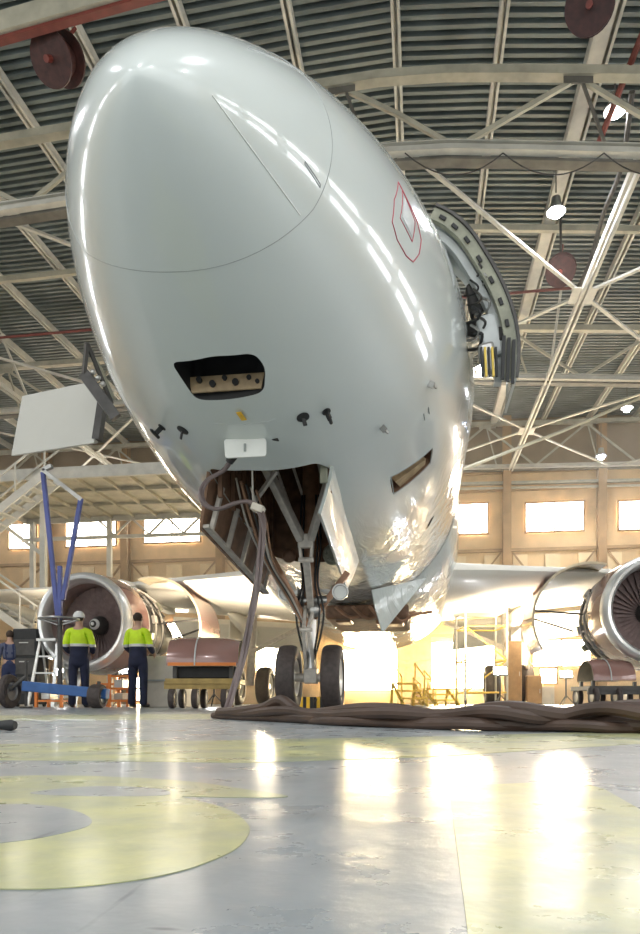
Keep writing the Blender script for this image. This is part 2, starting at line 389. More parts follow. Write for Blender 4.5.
# ---- roof trusses
def truss(Y, main=True):
    zt, zb = (11.75 if Y < 15 else 12.0 if Y < 30 else 12.35), (10.22 if Y < 15 else 10.35)
    b = RB(); b.bar((XL, Y, zt), (XR, Y, zt), .16, .15); b.bar((XL, Y, zt-.09), (XR, Y, zt-.09), .2, .02)
    rstruct(b, 'roof_beam', M['beige'])
    b = RB(); b.bar((XL, Y-.06, zb+.12), (XR, Y-.06, zb+.12), .04, .13); b.bar((XL, Y-.1, zb+.19), (XR, Y-.1, zb+.19), .1, .02); b.bar((XL, Y-.06, zb+.05), (XR, Y-.06, zb+.05), .16, .02)
    rstruct(b, 'roof_beam', M['beigel'])
    b = RB(); b.bar((XL, Y+.16, zb+.02), (XR, Y+.16, zb+.02), .24, .05)  # dark strip puts the shaded underside of the bottom chord into colour
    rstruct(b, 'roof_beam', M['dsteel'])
    if Y > 30:
        b = RB(); b.bar((XL, Y+.45, 9.9), (XR, Y+.45, 9.9), .2, .12); b.bar((XL, Y+.3, 9.65), (XR, Y+.3, 9.65), .08, .08); rstruct(b, 'roof_beam', M['beige'])
    for i in range(-7, 5):
        xx = 2.75+4.2*i
        if XL+.3 < xx < XR-.3:
            for s_ in (-1, 1):
                xe = xx+s_*2.1
                if XL < xe < XR:
                    b = RB(); b.bar((xx, Y, zt-.1), (xe, Y, zb+.15), .07, .08); rstruct(b, 'roof_beam', M['beige'])
            b = RB(); b.bar((xx+.05, Y, zt-.1), (xx+.5, Y, zb+.15), .05, .05); b.bar((xx-.25, Y-.03, zt-.15), (xx+.25, Y-.03, zt-.15), .03, .14)
            rstruct(b, 'roof_beam', M['dsteel'] if main else M['beige'])
for Y in (12.9, 22.2, 31.0): truss(Y, Y < 13)
# purlins along the hangar under the sheets
for i in range(-12, 11):
    x = -.45+1.88*i
    if XL < x < XR:
        b = RB(); w = .07
        b.bar((x-.05, YF, 12.5), (x-.05, YB, 12.5), .05, .2); b.bar((x+.06, YF, 12.5), (x+.06, YB, 12.5), .05, .2); b.bar((x, YF, 12.6), (x, YB, 12.6), .14, .03)
        if i == 2: b.bar((x-.28, YF, 12.45), (x-.28, YB, 12.45), .06, .24); b.bar((x-.17, YF, 12.33), (x-.17, YB, 12.33), .22, .02)
        rstruct(b, 'roof_beam', M['beigel'])
# bottom-plane bracing: ties and X braces with gusset plates
nx = [3.85+8.4*i for i in range(-3, 3)]
yc = [(12.9+22.2)/2, (22.2+31.)/2]
for k, y in enumerate(yc):
    for x in nx:
        if not XL < x < XR: continue
        b = RB(); b.box((x, y, 10.42), (.55, .7, .03)); rstruct(b, 'roof_beam', M['beigel'])
        for sx in (-1, 1):
            for sy in (-1, 1):
                xe = x+sx*4.2; ye = y+sy*4.6
                if XL-.5 < xe < XR+.5:
                    b = RB(); b.bar((x+sx*.2, y+sy*.22, 10.46), (xe, ye, 10.46), .09, .05); rstruct(b, 'roof_beam', M['beigel'])
        b = RB(); b.bar((x-.06, y-4.6, 10.4), (x-.06, y+4.6, 10.4), .06, .14); b.bar((x+.06, y-4.6, 10.4), (x+.06, y+4.6, 10.4), .06, .14)
        rstruct(b, 'roof_beam', M['beigel'])
        if k == 0: 
            b = RB(); b.bar((x, y+4.3, 10.5), (x, y+2.3, 12.3), .06, .06); b.bar((x, y+.3, 10.5), (x, y+2.3, 12.3), .06, .06)
            rstruct(b, 'roof_beam', M['beigel'])
# upper cross beams at mid bay
for y in (17.9, 26.6):
    b = RB(); b.bar((XL, y, 12.25), (XR, y, 12.25), .12, .14); rstruct(b, 'roof_beam', M['beige'])
# crane girder, top left, with a red rail
b = MB(); b.bar(atZ(-260, 102, 10.4), atZ(900, -230, 10.4), .2, .3); struct(b, 'crane_beam', M['beige'], smooth=False)
b = MB(); b.bar(atZ(-260, 114, 10.25), atZ(900, -218, 10.25), .12, .1); struct(b, 'crane_beam', M['redp'], smooth=False)
# red sprinkler pipes
b = MB(); b.tube([(-20, 18.3, 10.35), (4.0, 18.3, 10.5)], .035, 8); struct(b, 'roof_pipe', M['redp'])
b = MB(); p = atZ(640, 40, 11.3); q = atZ(596, 150, 10.9); b.tube([atZ(655, 0, 11.3), p, q], .06, 8); struct(b, 'roof_pipe', M['redp'])
# long sloping tie rod behind truss
b = MB(); b.tube([atY(440, 478, 24), atY(560, 432, 24), atY(700, 372, 24)], .055, 8); struct(b, 'roof_beam', M['beige'])
# lamp cable festoons under the first truss
for (xa, xb) in [(405, 503), (503, 604), (604, 700)]:
    b = MB(); P = [atY(xa+(xb-xa)*t/10, 153+22*4*(t/10)*(1-t/10), 12.6) for t in range(11)]
    b.tube(P, .012, 6); struct(b, 'roof_cable', M['dark'])

# ---- lamps
def lamp_proto():
    t = thing('high_bay_lamp', '', 'lamp')
    b = MB(); b.lathe([(.04, .36), (.09, .34), (.11, .2), (.19, .06), (.21, .02), (.20, .02), (.17, .07), (.09, .2)], Matrix.Identity(4), 24); b.build('lamp_shade', M['steel'], t)
    b = MB(); b.ball((0, 0, .02), .13, n=10); b.build('lens', M['lamp'], t)
    b = MB(); b.tube([(0, 0, .34), (0, 0, 1.)], .012, 8); b.build('stem', M['dark'], t)
    return t
lamps = [(615, 112, 11.2, 'bright round lamp hanging nearest the top right corner of the roof', 0),
         (556, 213, 10.8, 'bright round lamp hanging above the open cabin door and first cross braces', 0),
         (627, 409, 10.3, 'bright lamp hanging at the right edge under the far truss', 0),
         (601, 457, 9.6, 'bluish lamp hanging lowest of all, in front of the brown end wall', 1),
         (481, 369, 10.2, 'bright lamp glowing just beside the foot of the open cabin door', 0)]
lp = lamp_proto()
for i, (px, py, z, lab, bl) in enumerate(lamps):
    o = lp if i == 0 else copy_tree(lp)
    p = atZ(px, py, z); o.location = p; o['label'] = lab; o['group'] = 'high bay lamps under the roof'
    for c in children(o):
        if c.name.startswith('stem'): c.scale.z = (.6, 1.3, 1.15, 1.3, 1.)[i]
    if bl:
        for c in children(o):
            if c.name.startswith('lens'): c.data = c.data.copy(); c.data.materials[0] = M['lampb']
    L = bpy.data.lights.new('lamp_light', 'SPOT'); L.energy = 900; L.spot_size = radians(150); L.spot_blend = .6; L.shadow_soft_size = .2; L.color = (.95, .97, 1)
    lo = bpy.data.objects.new('lamp_light', L); COL.objects.link(lo); lo.location = p+Vector((0, 0, -.05))
# lamps further along the roof, beyond the picture, that the paint reflects
for i, (x, y) in enumerate([(-9, 2), (-3, -3), (3, 1), (8, -4), (9, 5), (-10, -5), (-12, 9), (2, -7)]):
    L = bpy.data.lights.new('roof_light', 'AREA'); L.energy = 260; L.shape = 'DISK'; L.size = .16; L.color = (.95, .97, 1)
    lo = bpy.data.objects.new('roof_light', L); COL.objects.link(lo); lo.location = (x, y, 11.2)

# ---- maroon cable drums under the roof
def drum(px, py, z, lab, r=.42):
    p = atZ(px, py, z)
    t = thing('cable_drum', lab, 'cable drum', p, 0, 'maroon cable drums under the roof')
    b = MB(); R_ = Matrix.Rotation(radians(-50), 4, 'X') @ Matrix.Rotation(radians(12), 4, 'Y')
    b.lathe([(.08, -.2), (r, -.2), (r, -.16), (r*.62, -.15), (r*.62, .15), (r, .16), (r, .2), (.08, .2)], R_, 28, cap=True); b.build('drum', M['rust'], t)
    b = MB(); b.tube([R_ @ Vector((0, 0, -.32)), R_ @ Vector((0, 0, .32))], .05, 10); b.bar((-.1, -.1, -.12), (.1, .35, .8), .06, .05); b.build('axle', M['redp'], t)
    b = MB(); b.tube([(0, 0, .1), (0, .05, 1.3)], .03, 8); b.build('hanger', M['dark'], t)
drum(58, 59, 10.2, 'maroon drum hanging at the top left, below the red crane rail', .36)
drum(590, 6, 10.2, 'maroon drum cut by the top edge of the picture', .34)
drum(561, 270, 10.3, 'small maroon drum beside the white gusset plate of the cross braces', .34)
# chain hose near the drums
b = MB(); P = [atZ(632, 92, 10.9), atZ(622, 165, 10.6), atZ(603, 215, 10.5), atZ(590, 262, 10.4), atZ(578, 288, 10.3)]
b.tube([Vector(p) for p in spl(P, 6, False)], .05, 8); tag(b.build('air_hose', M['dark']), 'dark hose hanging down the right of the roof bracing', 'hose')

# ---- high docking platform, left
def dock():
    t = thing('docking_platform', 'pale steel docking platform with stairs, high at the left behind the engine', 'platform', (0, 0, 0))
    A = atY(-30, 470, 19.6); B = atY(170, 436, 19.6); z = 6.9
    x0, x1 = -14.5, -6.9; y0, y1 = 19.5, 24.2
    b = MB(); b.box(((x0+x1)/2, (y0+y1)/2, z+.02), (x1-x0, y1-y0, .05)); b.build('deck', M['beige'], t, smooth=False)
    b = MB()
    b.bar((x0, y0, z), (x1, y0, z), .1, .34); b.bar((x0, y1, z), (x1, y1, z), .1, .4); b.bar((x1, y0, z), (x1, y1, z), .1, .34); b.bar((x0, y0, z), (x0, y1, z), .1, .34)
    b.build('edge_beam', M['beigel'], t, smooth=False)
    b = MB()
    for i in range(1, 9): b.bar((x0+(x1-x0)*i/9, y0, z-.06), (x0+(x1-x0)*i/9, y1, z-.06), .06, .1)
    for j in (1, 2): b.bar((x0, y0+(y1-y0)*j/3, z), (x1, y0+(y1-y0)*j/3, z-.06), .08, .12)
    b.build('joists', M['beige'], t, smooth=False)
    for xx in (x0+.3, -11.2):
        for yy in (y0+.1, y1-.1):
            b = MB(); b.bar((xx, yy, 0), (xx, yy, z-.15), .16, .16); b.build('post', M['beigel'], t, smooth=False)
    for xa, xb in ((x0+.3, -11.2),):
        b = MB(); b.bar((xa, y0+.1, z-.2), (xb, y0+.1, z-2.4), .1, .1); b.bar((xa, y0+.1, z-2.4), (xb, y0+.1, z-.2), .1, .1); b.build('brace', M['beigel'], t, smooth=False)
    for k_ in range(4):
        b = MB(); xx = -11.6+1.3*k_; b.bar((xx, y1-.1, z-.2), (xx+.6, y1-.1, z-.75), .07, .07); b.bar((xx+1.2, y1-.1, z-.2), (xx+.6, y1-.1, z-.75), .07, .07); b.build('brace', M['beigel'], t, smooth=False)
    b = MB(); b.bar((x0, y1-.1, z-.8), (x1, y1-.1, z-.8), .1, .12); b.build('rail', M['beigel'], t, smooth=False)
    for k in (0, 1):      # stair flights going down to the left
        sx, sz = (-10.6, 6.6-2.6*k) if k == 0 else (-14.2, 4.1)
        ex, ez = (-14.2, 4.1) if k == 0 else (-10.4, 1.6)
        b = MB(); yy = y0-.9
        for w in (0, .8): b.bar((sx, yy+w, sz), (ex, yy+w, ez), .06, .22); b.bar((sx, yy+w, sz+.95), (ex, yy+w, ez+.95), .05, .05)
        for i in range(11):
            f = (i+.5)/11; b.box((sx+(ex-sx)*f, yy+.4, sz+(ez-sz)*f), (.26, .8, .04))
        for i in range(5):
            f = i/4
            b.bar((sx+(ex-sx)*f, yy, sz+(ez-sz)*f), (sx+(ex-sx)*f, yy, sz+(ez-sz)*f+.95), .04, .04)
        b.build('stair', M['beigel'], t, smooth=False)
dock()

# ================================================================== AIRLINER
PF = dict(zc=3.956, zt=3.042, Lw=6.487, aw=1.965, bw=.631, Lt=6.252, at=1.136, bt=.626, Lb=5.199, ab=1.706, bb=.678)
def prof(s):
    g = lambda L, a, b_: (1-(1-min(max(s/L, 0), 1))**a)**b_
    w = 1.975*g(PF['Lw'], PF['aw'], PF['bw']); t = PF['zt']+(PF['zc']+2.07-PF['zt'])*g(PF['Lt'], PF['at'], PF['bt']); bo = PF['zt']-(PF['zt']-PF['zc']+2.07)*g(PF['Lb'], PF['ab'], PF['bb'])
    if s > 19:
        f = max(.12, 1-((s-19)/9.)**1.6*.9); c = PF['zc']+ (1-f)*1.0; w *= f; t = c+2.07*f; bo = c-2.07*f
    return w, t, bo
def surf(s, th, off=0.):     # th: degrees round from the keel, + towards the right
    w, t, bo = prof(s); c = (t+bo)/2; h = (t-bo)/2; a = radians(th)
    p = Vector((w*sin(a), s, c-h*cos(a)))
    if off:
        e = .01
        w2, t2, b2 = prof(s+e); c2 = (t2+b2)/2; h2 = (t2-b2)/2
        ds = Vector((w2*sin(a), s+e, c2-h2*cos(a)))-p
        da = Vector((w*cos(a), 0, h*sin(a)))
        nrm = da.cross(ds).normalized()
        if nrm.dot(Vector((sin(a), 0, -cos(a)))) < 0: nrm = -nrm
        p = p+nrm*off
    return p
plane = thing('airliner', 'white narrow-body jet airliner filling the hangar, its nose close overhead', 'airplane', (X0, Y0, 0))
def L(v): return Vector((v[0]-X0, v[1]-Y0, v[2]))      # world -> airliner
def PY(px, py, Y): return L(atY(px, py, Y))
# fuselage shell with its openings cut in
st = [0.0]+[1.2*(i/22)**2 for i in range(1, 23)]+[1.2+.12*i for i in range(1, 46)]+[6.6+.6*i for i in range(1, 21)]+[19+.5*i for i in range(18)]
NR = 144; b = MB(); vs = [(0, 0, PF['zt'])]; fs = []
for s in st[1:]:
    w, t, bo = prof(s)
    for j in range(NR):
        p = surf(s, 360*j/NR); vs.append(p)
for j in range(NR): fs.append((0, 1+j, 1+(j+1) % NR))
for i in range(len(st)-2):
    for j in range(NR):
        a = 1+i*NR+j; c = 1+i*NR+(j+1) % NR; fs.append((a, a+NR, c+NR, c))
fs.append(tuple(1+(len(st)-2)*NR+j for j in range(NR)))
b.add(vs, fs)
fus = b.build('fuselage', [M['paint'], M['black'], M['bay'], M['prim']], plane)
def rnd(poly, r=.05, k=5):      # round the corners of a 3-D polygon
    out = []; n = len(poly)
    for i in range(n):
        p = Vector(poly[i]); a = (Vector(poly[i-1])-p); c = (Vector(poly[(i+1) % n])-p)
        q0 = p+a.normalized()*min(r, a.length*.45); q1 = p+c.normalized()*min(r, c.length*.45)
        for j in range(k+1):
            t = j/k; out.append(q0*(1-t)**2+p*2*t*(1-t)+q1*t*t)
    return out
hatch = rnd([(-.392, 1.515, 2.1), (-.06, 1.41, 2.1), (.215, 1.43, 2.1), (.262, 1.58, 2.1), (.20, 1.80, 2.1), (-.33, 1.87, 2.1)], .07)
cut = MB(); cut.prism(hatch, (0, 0, .62), 1)
side = rnd([surf(3.76, 36.2, .15), surf(4.16, 35.0, .15), surf(4.25, 50.5, .15), surf(4.0, 53.0, .15)], .07)
nd = (surf(4, 43, 0)-surf(4, 43, .5)).normalized()*.5
cut.prism(side, nd, 2)
bay = rnd([(-.56, 2.93, 1.6), (-.18, 2.82, 1.6), (.42, 2.84, 1.6), (.52, 3.0, 1.6), (.50, 5.75, 1.6), (-.54, 5.75, 1.6)], .06)
cut.prism(bay, (0, 0, 1.7), 2)
sl = [surf(6.35, 47, .1), surf(6.62, 44, .1), surf(6.66, 46, .1), surf(6.4, 49, .1)]
cut.prism(sl, (surf(6.5, 46, 0)-surf(6.5, 46, .3)), 1)
co = cut.build('cutter', [M['paint'], M['black'], M['bay'], M['prim']], plane, smooth=False)
bo = fus.modifiers.new('cut', 'BOOLEAN'); bo.operation = 'DIFFERENCE'; bo.object = co; bo.solver = 'EXACT'
dg = bpy.context.evaluated_depsgraph_get(); dg.update()
nm = bpy.data.meshes.new_from_object(fus.evaluated_get(dg)); fus.modifiers.clear(); fus.data = nm
bpy.data.objects.remove(co)
nm.polygons.foreach_set('use_smooth', [True]*len(nm.polygons)); nm.set_sharp_from_angle(angle=radians(28)); nm.update()
# radome joint, diverter strips, panel joints
def seam(path, r, name, m, off=.001):
    b = MB(); b.tube([surf(s, th, off) for s, th in path], r, 6); return b.build(name, m, plane)
b = MB(); P = []
for j in range(120):
    th = 360*j/120; t_ = abs(((th+180) % 360)-180)
    s = .80+.20*min(1, t_/60)**2*(1 if th > 180 else .3)
    P.append(surf(s, th, .0005))
b.tube(P, .0022, 6, closed=True); b.build('radome_joint', M['seam'], plane)
b = MB(); b.tube([surf(a_, c_, .001) for a_, c_ in ((0.191, 71.0), (0.235, 66.1), (0.284, 62.7), (0.337, 60.1), (0.393, 58.3), (0.453, 56.9), (0.517, 55.8), (0.585, 55.0), (0.657, 54.4), (0.733, 53.9), (0.814, 53.6))], .0035, 6); b.build('diverter_strip', M['plate'], plane)
b = MB(); b.tube([surf(.45+.45*i/16, 130, .001) for i in range(17)], .004, 6); b.build('diverter_strip', M['strip'], plane)
def outline(pts, r, name, m, n=6, par=plane, off=.001, closed=True):
    b = MB(); Q = []
    k = len(pts)
    for i in range(k if closed else k-1):
        a = pts[i]; c = pts[(i+1) % k]
        for j in range(n): Q.append(surf(a[0]+(c[0]-a[0])*j/n, a[1]+(c[1]-a[1])*j/n, off))
    if not closed: Q.append(surf(*pts[-1], off))
    b.tube(Q, r, 6, closed=closed); return b.build(name, m, par)
outline([(.69, 73.2), (.83, 70.2), (.835, 69), (.695, 72)], .003, 'vent_slot', M['seam'])
# red outlined service marking on the right of the nose
outline([(1.693, 103.6), (1.554, 92.8), (1.535, 84.0), (1.636, 80.4), (1.8, 79.3), (1.922, 80.4), (2.005, 85.3), (2.035, 91.0), (1.97, 95.8), (1.825, 99.5)], .004, 'marking', M['red'], 4)
outline([(1.741, 101.8), (1.645, 88.7), (1.862, 86.0), (1.923, 94.7)], .0035, 'marking', M['red'], 4)
b = MB(); q = [surf(1.75, 99, .003), surf(1.68, 90, .003), surf(1.85, 87.5, .003), surf(1.895, 94.5, .003)]; b.prism(q, (.002, 0, 0)); b.build('static_plate', M['strip'], plane, smooth=False)
# ribs inside the avionics hatch
b = MB(); b.hexa([(-.335, 1.79, 2.345), (.185, 1.77, 2.335), (.185, 1.785, 2.335), (-.335, 1.81, 2.345), (-.36, 1.79, 2.455), (.215, 1.75, 2.435), (.215, 1.77, 2.435), (-.36, 1.81, 2.455)]); rib = b.build('frame_rib', M['prim'], plane, smooth=False)
for x, z, r in ((-.27, 2.42, .02), (-.17, 2.385, .022), (-.08, 2.42, .018), (.0, 2.385, .024), (.1, 2.41, .018), (.16, 2.38, .015)):
    b = MB(); b.cyl((x, 1.785, z), (x, 1.75, z), r, 14); b.build('lightening_hole', M['black'], rib)
for c_, d_ in (((-.03, 1.60, 2.66), (.03, .03, .15)), ((.1, 1.6, 2.66), (.09, .08, .09))):
    b = MB(); b.box(c_, d_); b.build('avionics_box', M['dark'], plane, smooth=False)
# hatch in the right belly: tan lining inside
b = MB(); q = [surf(3.98, 37, -.02), surf(4.2, 38, -.02), surf(4.22, 49, -.02), surf(4.12, 50, -.02)]; b.prism(q, nd*.5); b.build('hatch_lining', M['prim'], plane, smooth=False)
outline([(3.75, 36), (4.17, 34.8), (4.26, 50.6), (3.99, 53.2)], .006, 'hatch_lip', M['seam'], 6)
# yellow tag
b = MB(); p = surf(1.99, -1, .0); b.prism([p+Vector((-.028, -.03, -.012)), p+Vector((.012, -.035, -.012)), p+Vector((.03, .07, -.03)), p+Vector((-.012, .075, -.03))], (0, 0, .004)); b.cyl(p, p+Vector((0, 0, -.02)), .008, 8)
b.build('warning_tag', M['yellow'], plane, smooth=False)
# probes and vanes
def vane(s, th, tilt):
    b = MB(); p = surf(s, th, 0); n_ = (surf(s, th, .1)-p).normalized()
    b.lathe([(.0, .0), (.05, .0), (.05, .008), (.02, .014), (0, .014)], Matrix.Translation(p) @ n_.to_track_quat('Z', 'Y').to_matrix().to_4x4(), 20)
    b.bar(p+n_*.01, p+n_*.07+Vector((0, tilt, 0)), .012, .03); b.build('angle_vane', M['black'], plane)
def pitot(s, th, d=1):
    b = MB(); p = surf(s, th, 0); n_ = (surf(s, th, .1)-p).normalized(); e = p+n_*.085
    b.lathe([(.0, .0), (.035, .0), (.035, .006), (0, .01)], Matrix.Translation(p) @ n_.to_track_quat('Z', 'Y').to_matrix().to_4x4(), 16)
    b.bar(p, e+Vector((0, -.02, 0)), .014, .04); b.tube([e+Vector((0, .05, 0)), e+Vector((0, -.09, 0)), e+Vector((0, -.12, 0))], [.014, .014, .008], 10)
    b.build('pitot_tube', M['black'], plane)
pitot(2.50, -34.8); vane(2.36, -25.1, .04); vane(2.18, 17.9, .02); pitot(2.23, 25.5)
for s, th in ((2.84, 39.6), (2.98, 60.8)):
    b = MB(); p = surf(s, th, 0); n_ = (surf(s, th, .1)-p).normalized(); b.bar(p-n_*.01, p+n_*.05, .02, .05); b.bar(p+n_*.05, p+n_*.05+Vector((.02, .04, 0)), .015, .02); b.build('drain_mast', M['steel'], plane, smooth=False)
for s, th, l in ((3.25, 57, .1), (3.25, 54.5, .1), (5.1, 73, .12)):
    b = MB(); p = surf(s, th, .003); b.bar(p, surf(s+l, th-.5, .003), .006, .01); b.build('vent_slot', M['seam'], plane, smooth=False)
# power receptacle cover hanging open in front of the nose gear bay
b = MB(); A, B_, C_, D_ = [PY(px, py, 5.43) for px, py in ((224, 439), (266, 438), (266, 456), (225, 458))]
q = rnd([A, B_, C_, D_], .025); b.prism(q, (0, .02, 0)); b.build('receptacle_cover', M['plate'], plane, smooth=False, bevel=.002)
b = MB(); c = (A+B_+C_+D_)/4; b.box(c+Vector((-.0, -.006, .0)), (.018, .012, .06)); b.box(c+Vector((0, -.012, .0)), (.008, .012, .04)); b.build('latch', M['seam'], plane, smooth=False)
b = MB(); p = surf(2.36, 5.5, .002); b.prism([p, p+Vector((.05, -.01, .0)), p+Vector((.06, .12, 0)), p+Vector((.03, .12, -.004))], (0, 0, .006)); b.build('receptacle', M['black'], plane, smooth=False)
outline([(2.14, -12), (2.12, 9)], .002, 'panel_joint', M['strip'], 8, closed=False)
# nose gear doors
def panel(c4, th, name, m, m2=None, bevel=.0, nseg=8, bulge=0.):
    a, b0, c, d = [Vector(v) for v in c4]      # a-b hinge edge, d-c free edge
    nrm = (b0-a).cross(d-a).normalized(); mb = MB(); vs = []; fs = []
    for i in range(nseg+1):
        for j in range(nseg+1):
            u, v = i/nseg, j/nseg; p = (a*(1-u)+b0*u)*(1-v)+(d*(1-u)+c*u)*v
            p = p+nrm*bulge*(4*v*(1-v)); vs.append(p)
    N = nseg+1; vs += [Vector(p)-nrm*th for p in vs]
    K = N*N
    for i in range(nseg):
        for j in range(nseg):
            q = (i*N+j, (i+1)*N+j, (i+1)*N+j+1, i*N+j+1); fs.append(q); fs.append(tuple(K+k for k in reversed(q)))
    mb.add(vs, fs[0::2], 0); mb.add(vs, fs[1::2], 1 if m2 else 0)
    for i in range(nseg):
        for (e0, e1) in (((i, 0), (i+1, 0)), ((i, nseg), (i+1, nseg)), ((0, i), (0, i+1)), ((nseg, i), (nseg, i+1))):
            x, y = e0[0]*N+e0[1], e1[0]*N+e1[1]; mb.add([vs[x], vs[y], vs[K+y], vs[K+x]], [(0, 1, 2, 3)], 1 if m2 else 0)
    return mb.build(name, [m, m2] if m2 else m, plane, bevel=bevel)
hr0 = Vector((.53, 2.95, 2.16)); hr1 = Vector((.51, 5.72, 1.90))
lr0 = PY(318, 513, 6.35); lr1 = PY(345, 588, 8.7)
dr = panel([hr0, hr1, lr1, lr0], .03, 'nose_gear_door', M['bay'], M['paint'], bulge=-.01)
hl0 = Vector((-.57, 3.0, 2.17)); hl1 = Vector((-.55, 5.72, 1.90))
dl = panel([hl1, hl0, hl0+Vector((-.14, .2, -.46)), hl1+Vector((-.14, 0, -.42))], .03, 'nose_gear_door', M['bay'], M['bay'])
b = MB()
for f in (.1, .3, .5, .7, .9):
    p = hl0*(1-f)+hl1*f; b.bar(p+Vector((.035, 0, -.03)), p+Vector((-.07, .0, -.42)), .05, .04)
b.bar(hl0+Vector((-.10, .2, -.43)), hl1+Vector((-.10, 0, -.40)), .06, .03)
b.build('door_rib', M['gear'], plane, smooth=False)
# bay furniture
b = MB()
for s in (3.2, 3.65, 4.1, 4.55, 5.0, 5.45):
    b.box((-.02, s, 3.22), (1.02, .05, .12)); b.box((-.53, s, 2.6), (.04, .05, 1.2)); b.box((.49, s, 2.6), (.04, .05, 1.2))
b.box((-.02, 2.95, 2.7), (.9, .05, .08)); b.build('bay_frame', M['bay'], plane, smooth=False)
for x in (-.3, -.1, .2, .36):
    b = MB(); b.tube([(x, 3.0, 2.9-.1*x), (x+.05, 3.9, 2.95), (x-.04, 4.8, 2.8), (x, 5.6, 2.5)], .018, 8); b.build('bay_pipe', M['gear'], plane)
b = MB(); p = PY(323, 470, 6.05); b.box(p+Vector((0, .05, -.02)), (.07, .03, .16)); b.build('bay_lamp', M['primg'], plane, smooth=False, bevel=.01)
# ---- nose landing gear
GX, GY = PY(311, 690, 8.1).x, 5.0
ng = MB(); 
def gp(px, py, Y): return PY(px, py, Y)
axz = .385
b = MB(); b.cyl((GX, GY, 2.9), (GX, GY, 1.25), .1, 20); b.lathe([(.085, 0), (.11, .02), (.11, .10), (.085, .12)], Matrix.Translation((GX, GY, 1.22)), 20); b.lathe([(.085, 0), (.105, .02), (.105, .08), (.085, .1)], Matrix.Translation((GX, GY, 1.85)), 20)
leg = b.build('gear_leg', M['brz'], plane)
b = MB(); b.cyl((GX, GY, 1.26), (GX, GY, .42), .065, 18); b.build('piston', M['chrome'], leg)
b = MB(); b.cyl((GX-.34, GY, axz), (GX+.34, GY, axz), .05, 14); b.box((GX, GY, axz+.02), (.16, .14, .18)); b.build('axle', M['gear'], leg, bevel=.01)
b = MB(); b.bar((GX-.05, GY-.07, 1.2), (GX-.03, GY-.36, .92), .035, .06); b.bar((GX+.05, GY-.07, 1.2), (GX+.03, GY-.36, .92), .035, .06); b.bar((GX-.05, GY-.07, .5), (GX-.03, GY-.36, .9), .035, .06); b.bar((GX+.05, GY-.07, .5), (GX+.03, GY-.36, .9), .035, .06); b.cyl((GX-.07, GY-.36, .91), (GX+.07, GY-.36, .91), .025, 10)
b.build('torque_link', M['gear'], leg, bevel=.004)
b = MB()   # steering collar and actuators
b.cyl((GX-.2, GY-.05, 1.28), (GX+.2, GY-.05, 1.28), .055, 14); b.ball((GX+.05, GY-.1, 1.16), .085, n=10); b.cyl((GX-.12, GY-.02, 1.15), (GX-.12, GY-.02, 1.42), .04, 12); b.build('steering_actuator', M['steel'], leg)
for sx, lab in ((-.27, 1), (.36, 1)):
    b = MB(); Rm = Matrix.Translation((GX+sx, GY-.12, 1.36)) @ Matrix.Rotation(pi/2, 4, 'X')
    b.lathe([(0, -.12), (.06, -.12), (.095, 0), (.095, .03), (.08, .03), (.07, .0)], Rm, 20); b.bar((GX+sx, GY-.05, 1.36), (GX, GY, 1.42), .03, .04); lt = b.build('taxi_light', M['steel'], leg)
    b = MB(); b.lathe([(0, .012), (.075, .01)], Rm, 20); b.build('lens', M['plate'], lt)
# V drag brace and lock link
b = MB(); node = gp(306, 543, 7.35); tl = gp(264, 463, 6.75); tr = gp(333, 466, 6.75)
b.bar(tl, node+Vector((-.05, 0, .04)), .08, .09); b.bar(tr, node+Vector((.05, 0, .04)), .07, .09); b.box(node+Vector((0, 0, .02)), (.17, .06, .15)); b.bar(node+Vector((-.07, 0, 0)), node+Vector((-.05, .02, -.2)), .035, .06); b.bar(node+Vector((.07, 0, 0)), node+Vector((.05, .02, -.2)), .035, .06)
b.build('drag_brace', M['gear'], leg, bevel=.008)
b = MB(); b.cyl(node+Vector((-.08, 0, -.18)), node+Vector((.08, 0, -.18)), .03, 10); b.bar(node+Vector((0, .02, -.18)), gp(311, 610, 8.0), .075, .06); b.build('lock_link', M['gear'], leg, bevel=.008)
b = MB(); b.bar(gp(262, 540, 7.6), gp(309, 628, 8.05), .05, .07); b.bar(gp(348, 572, 8.), gp(314, 618, 8.05), .05, .07); b.build('side_brace', M['brz'], leg, bevel=.006)
b = MB(); b.bar(gp(277, 470, 6.5), gp(250, 508, 6.9), .035, .045); b.build('downlock_rod', M['gear'], leg, bevel=.004)
b = MB(); b.bar(gp(252, 460, 5.9), gp(253, 505, 6.2), .015, .02); b.build('stay_rod', M['gear'], leg)
b = MB(); c = gp(333, 554, 7.9); Rm = Matrix.Translation(c) @ Matrix.Rotation(pi/2, 4, 'X')
b.lathe([(0, .03), (.1, .03), (.12, .0), (.12, -.05), (0, -.05)], Rm, 24)
for k in range(8):
    a = k*pi/4; b.ball((c.x+.075*cos(a), c.y-.035, c.z+.075*sin(a)), .018, n=5)
b.build('pulley', M['primg'], leg)
b = MB(); c = gp(289, 556, 7.9); b.ball(c, .08, n=8); b.build('accumulator', M['bay'], leg)
for k in range(5):
    b = MB(); xx = k*5
    b.tube(spl([gp(236+xx, 478+3*k, 6.6), gp(246+xx, 520, 6.9), gp(262+xx*.6, 556+2*k, 7.3), gp(285+xx*.4, 596, 7.8), gp(305+xx*.2, 628+k, 8.0)], 6, False), .011+.004*(k % 2), 7); b.build('hydraulic_line', M[('gear', 'brz', 'dark')[k % 3]], leg)
for k in range(4):
    b = MB(); o_ = (-.09, -.06, .07, .1)[k]; P = [(GX+o_, GY-.08, 2.5), (GX+o_*1.3, GY-.11, 1.9), (GX+o_*.9, GY-.1, 1.5), (GX+o_*1.7, GY-.14, 1.1), (GX+o_*.6, GY-.1, .6)]
    b.tube(spl(P, 5, False), .012, 6); b.build('hydraulic_line', M['black'], leg)
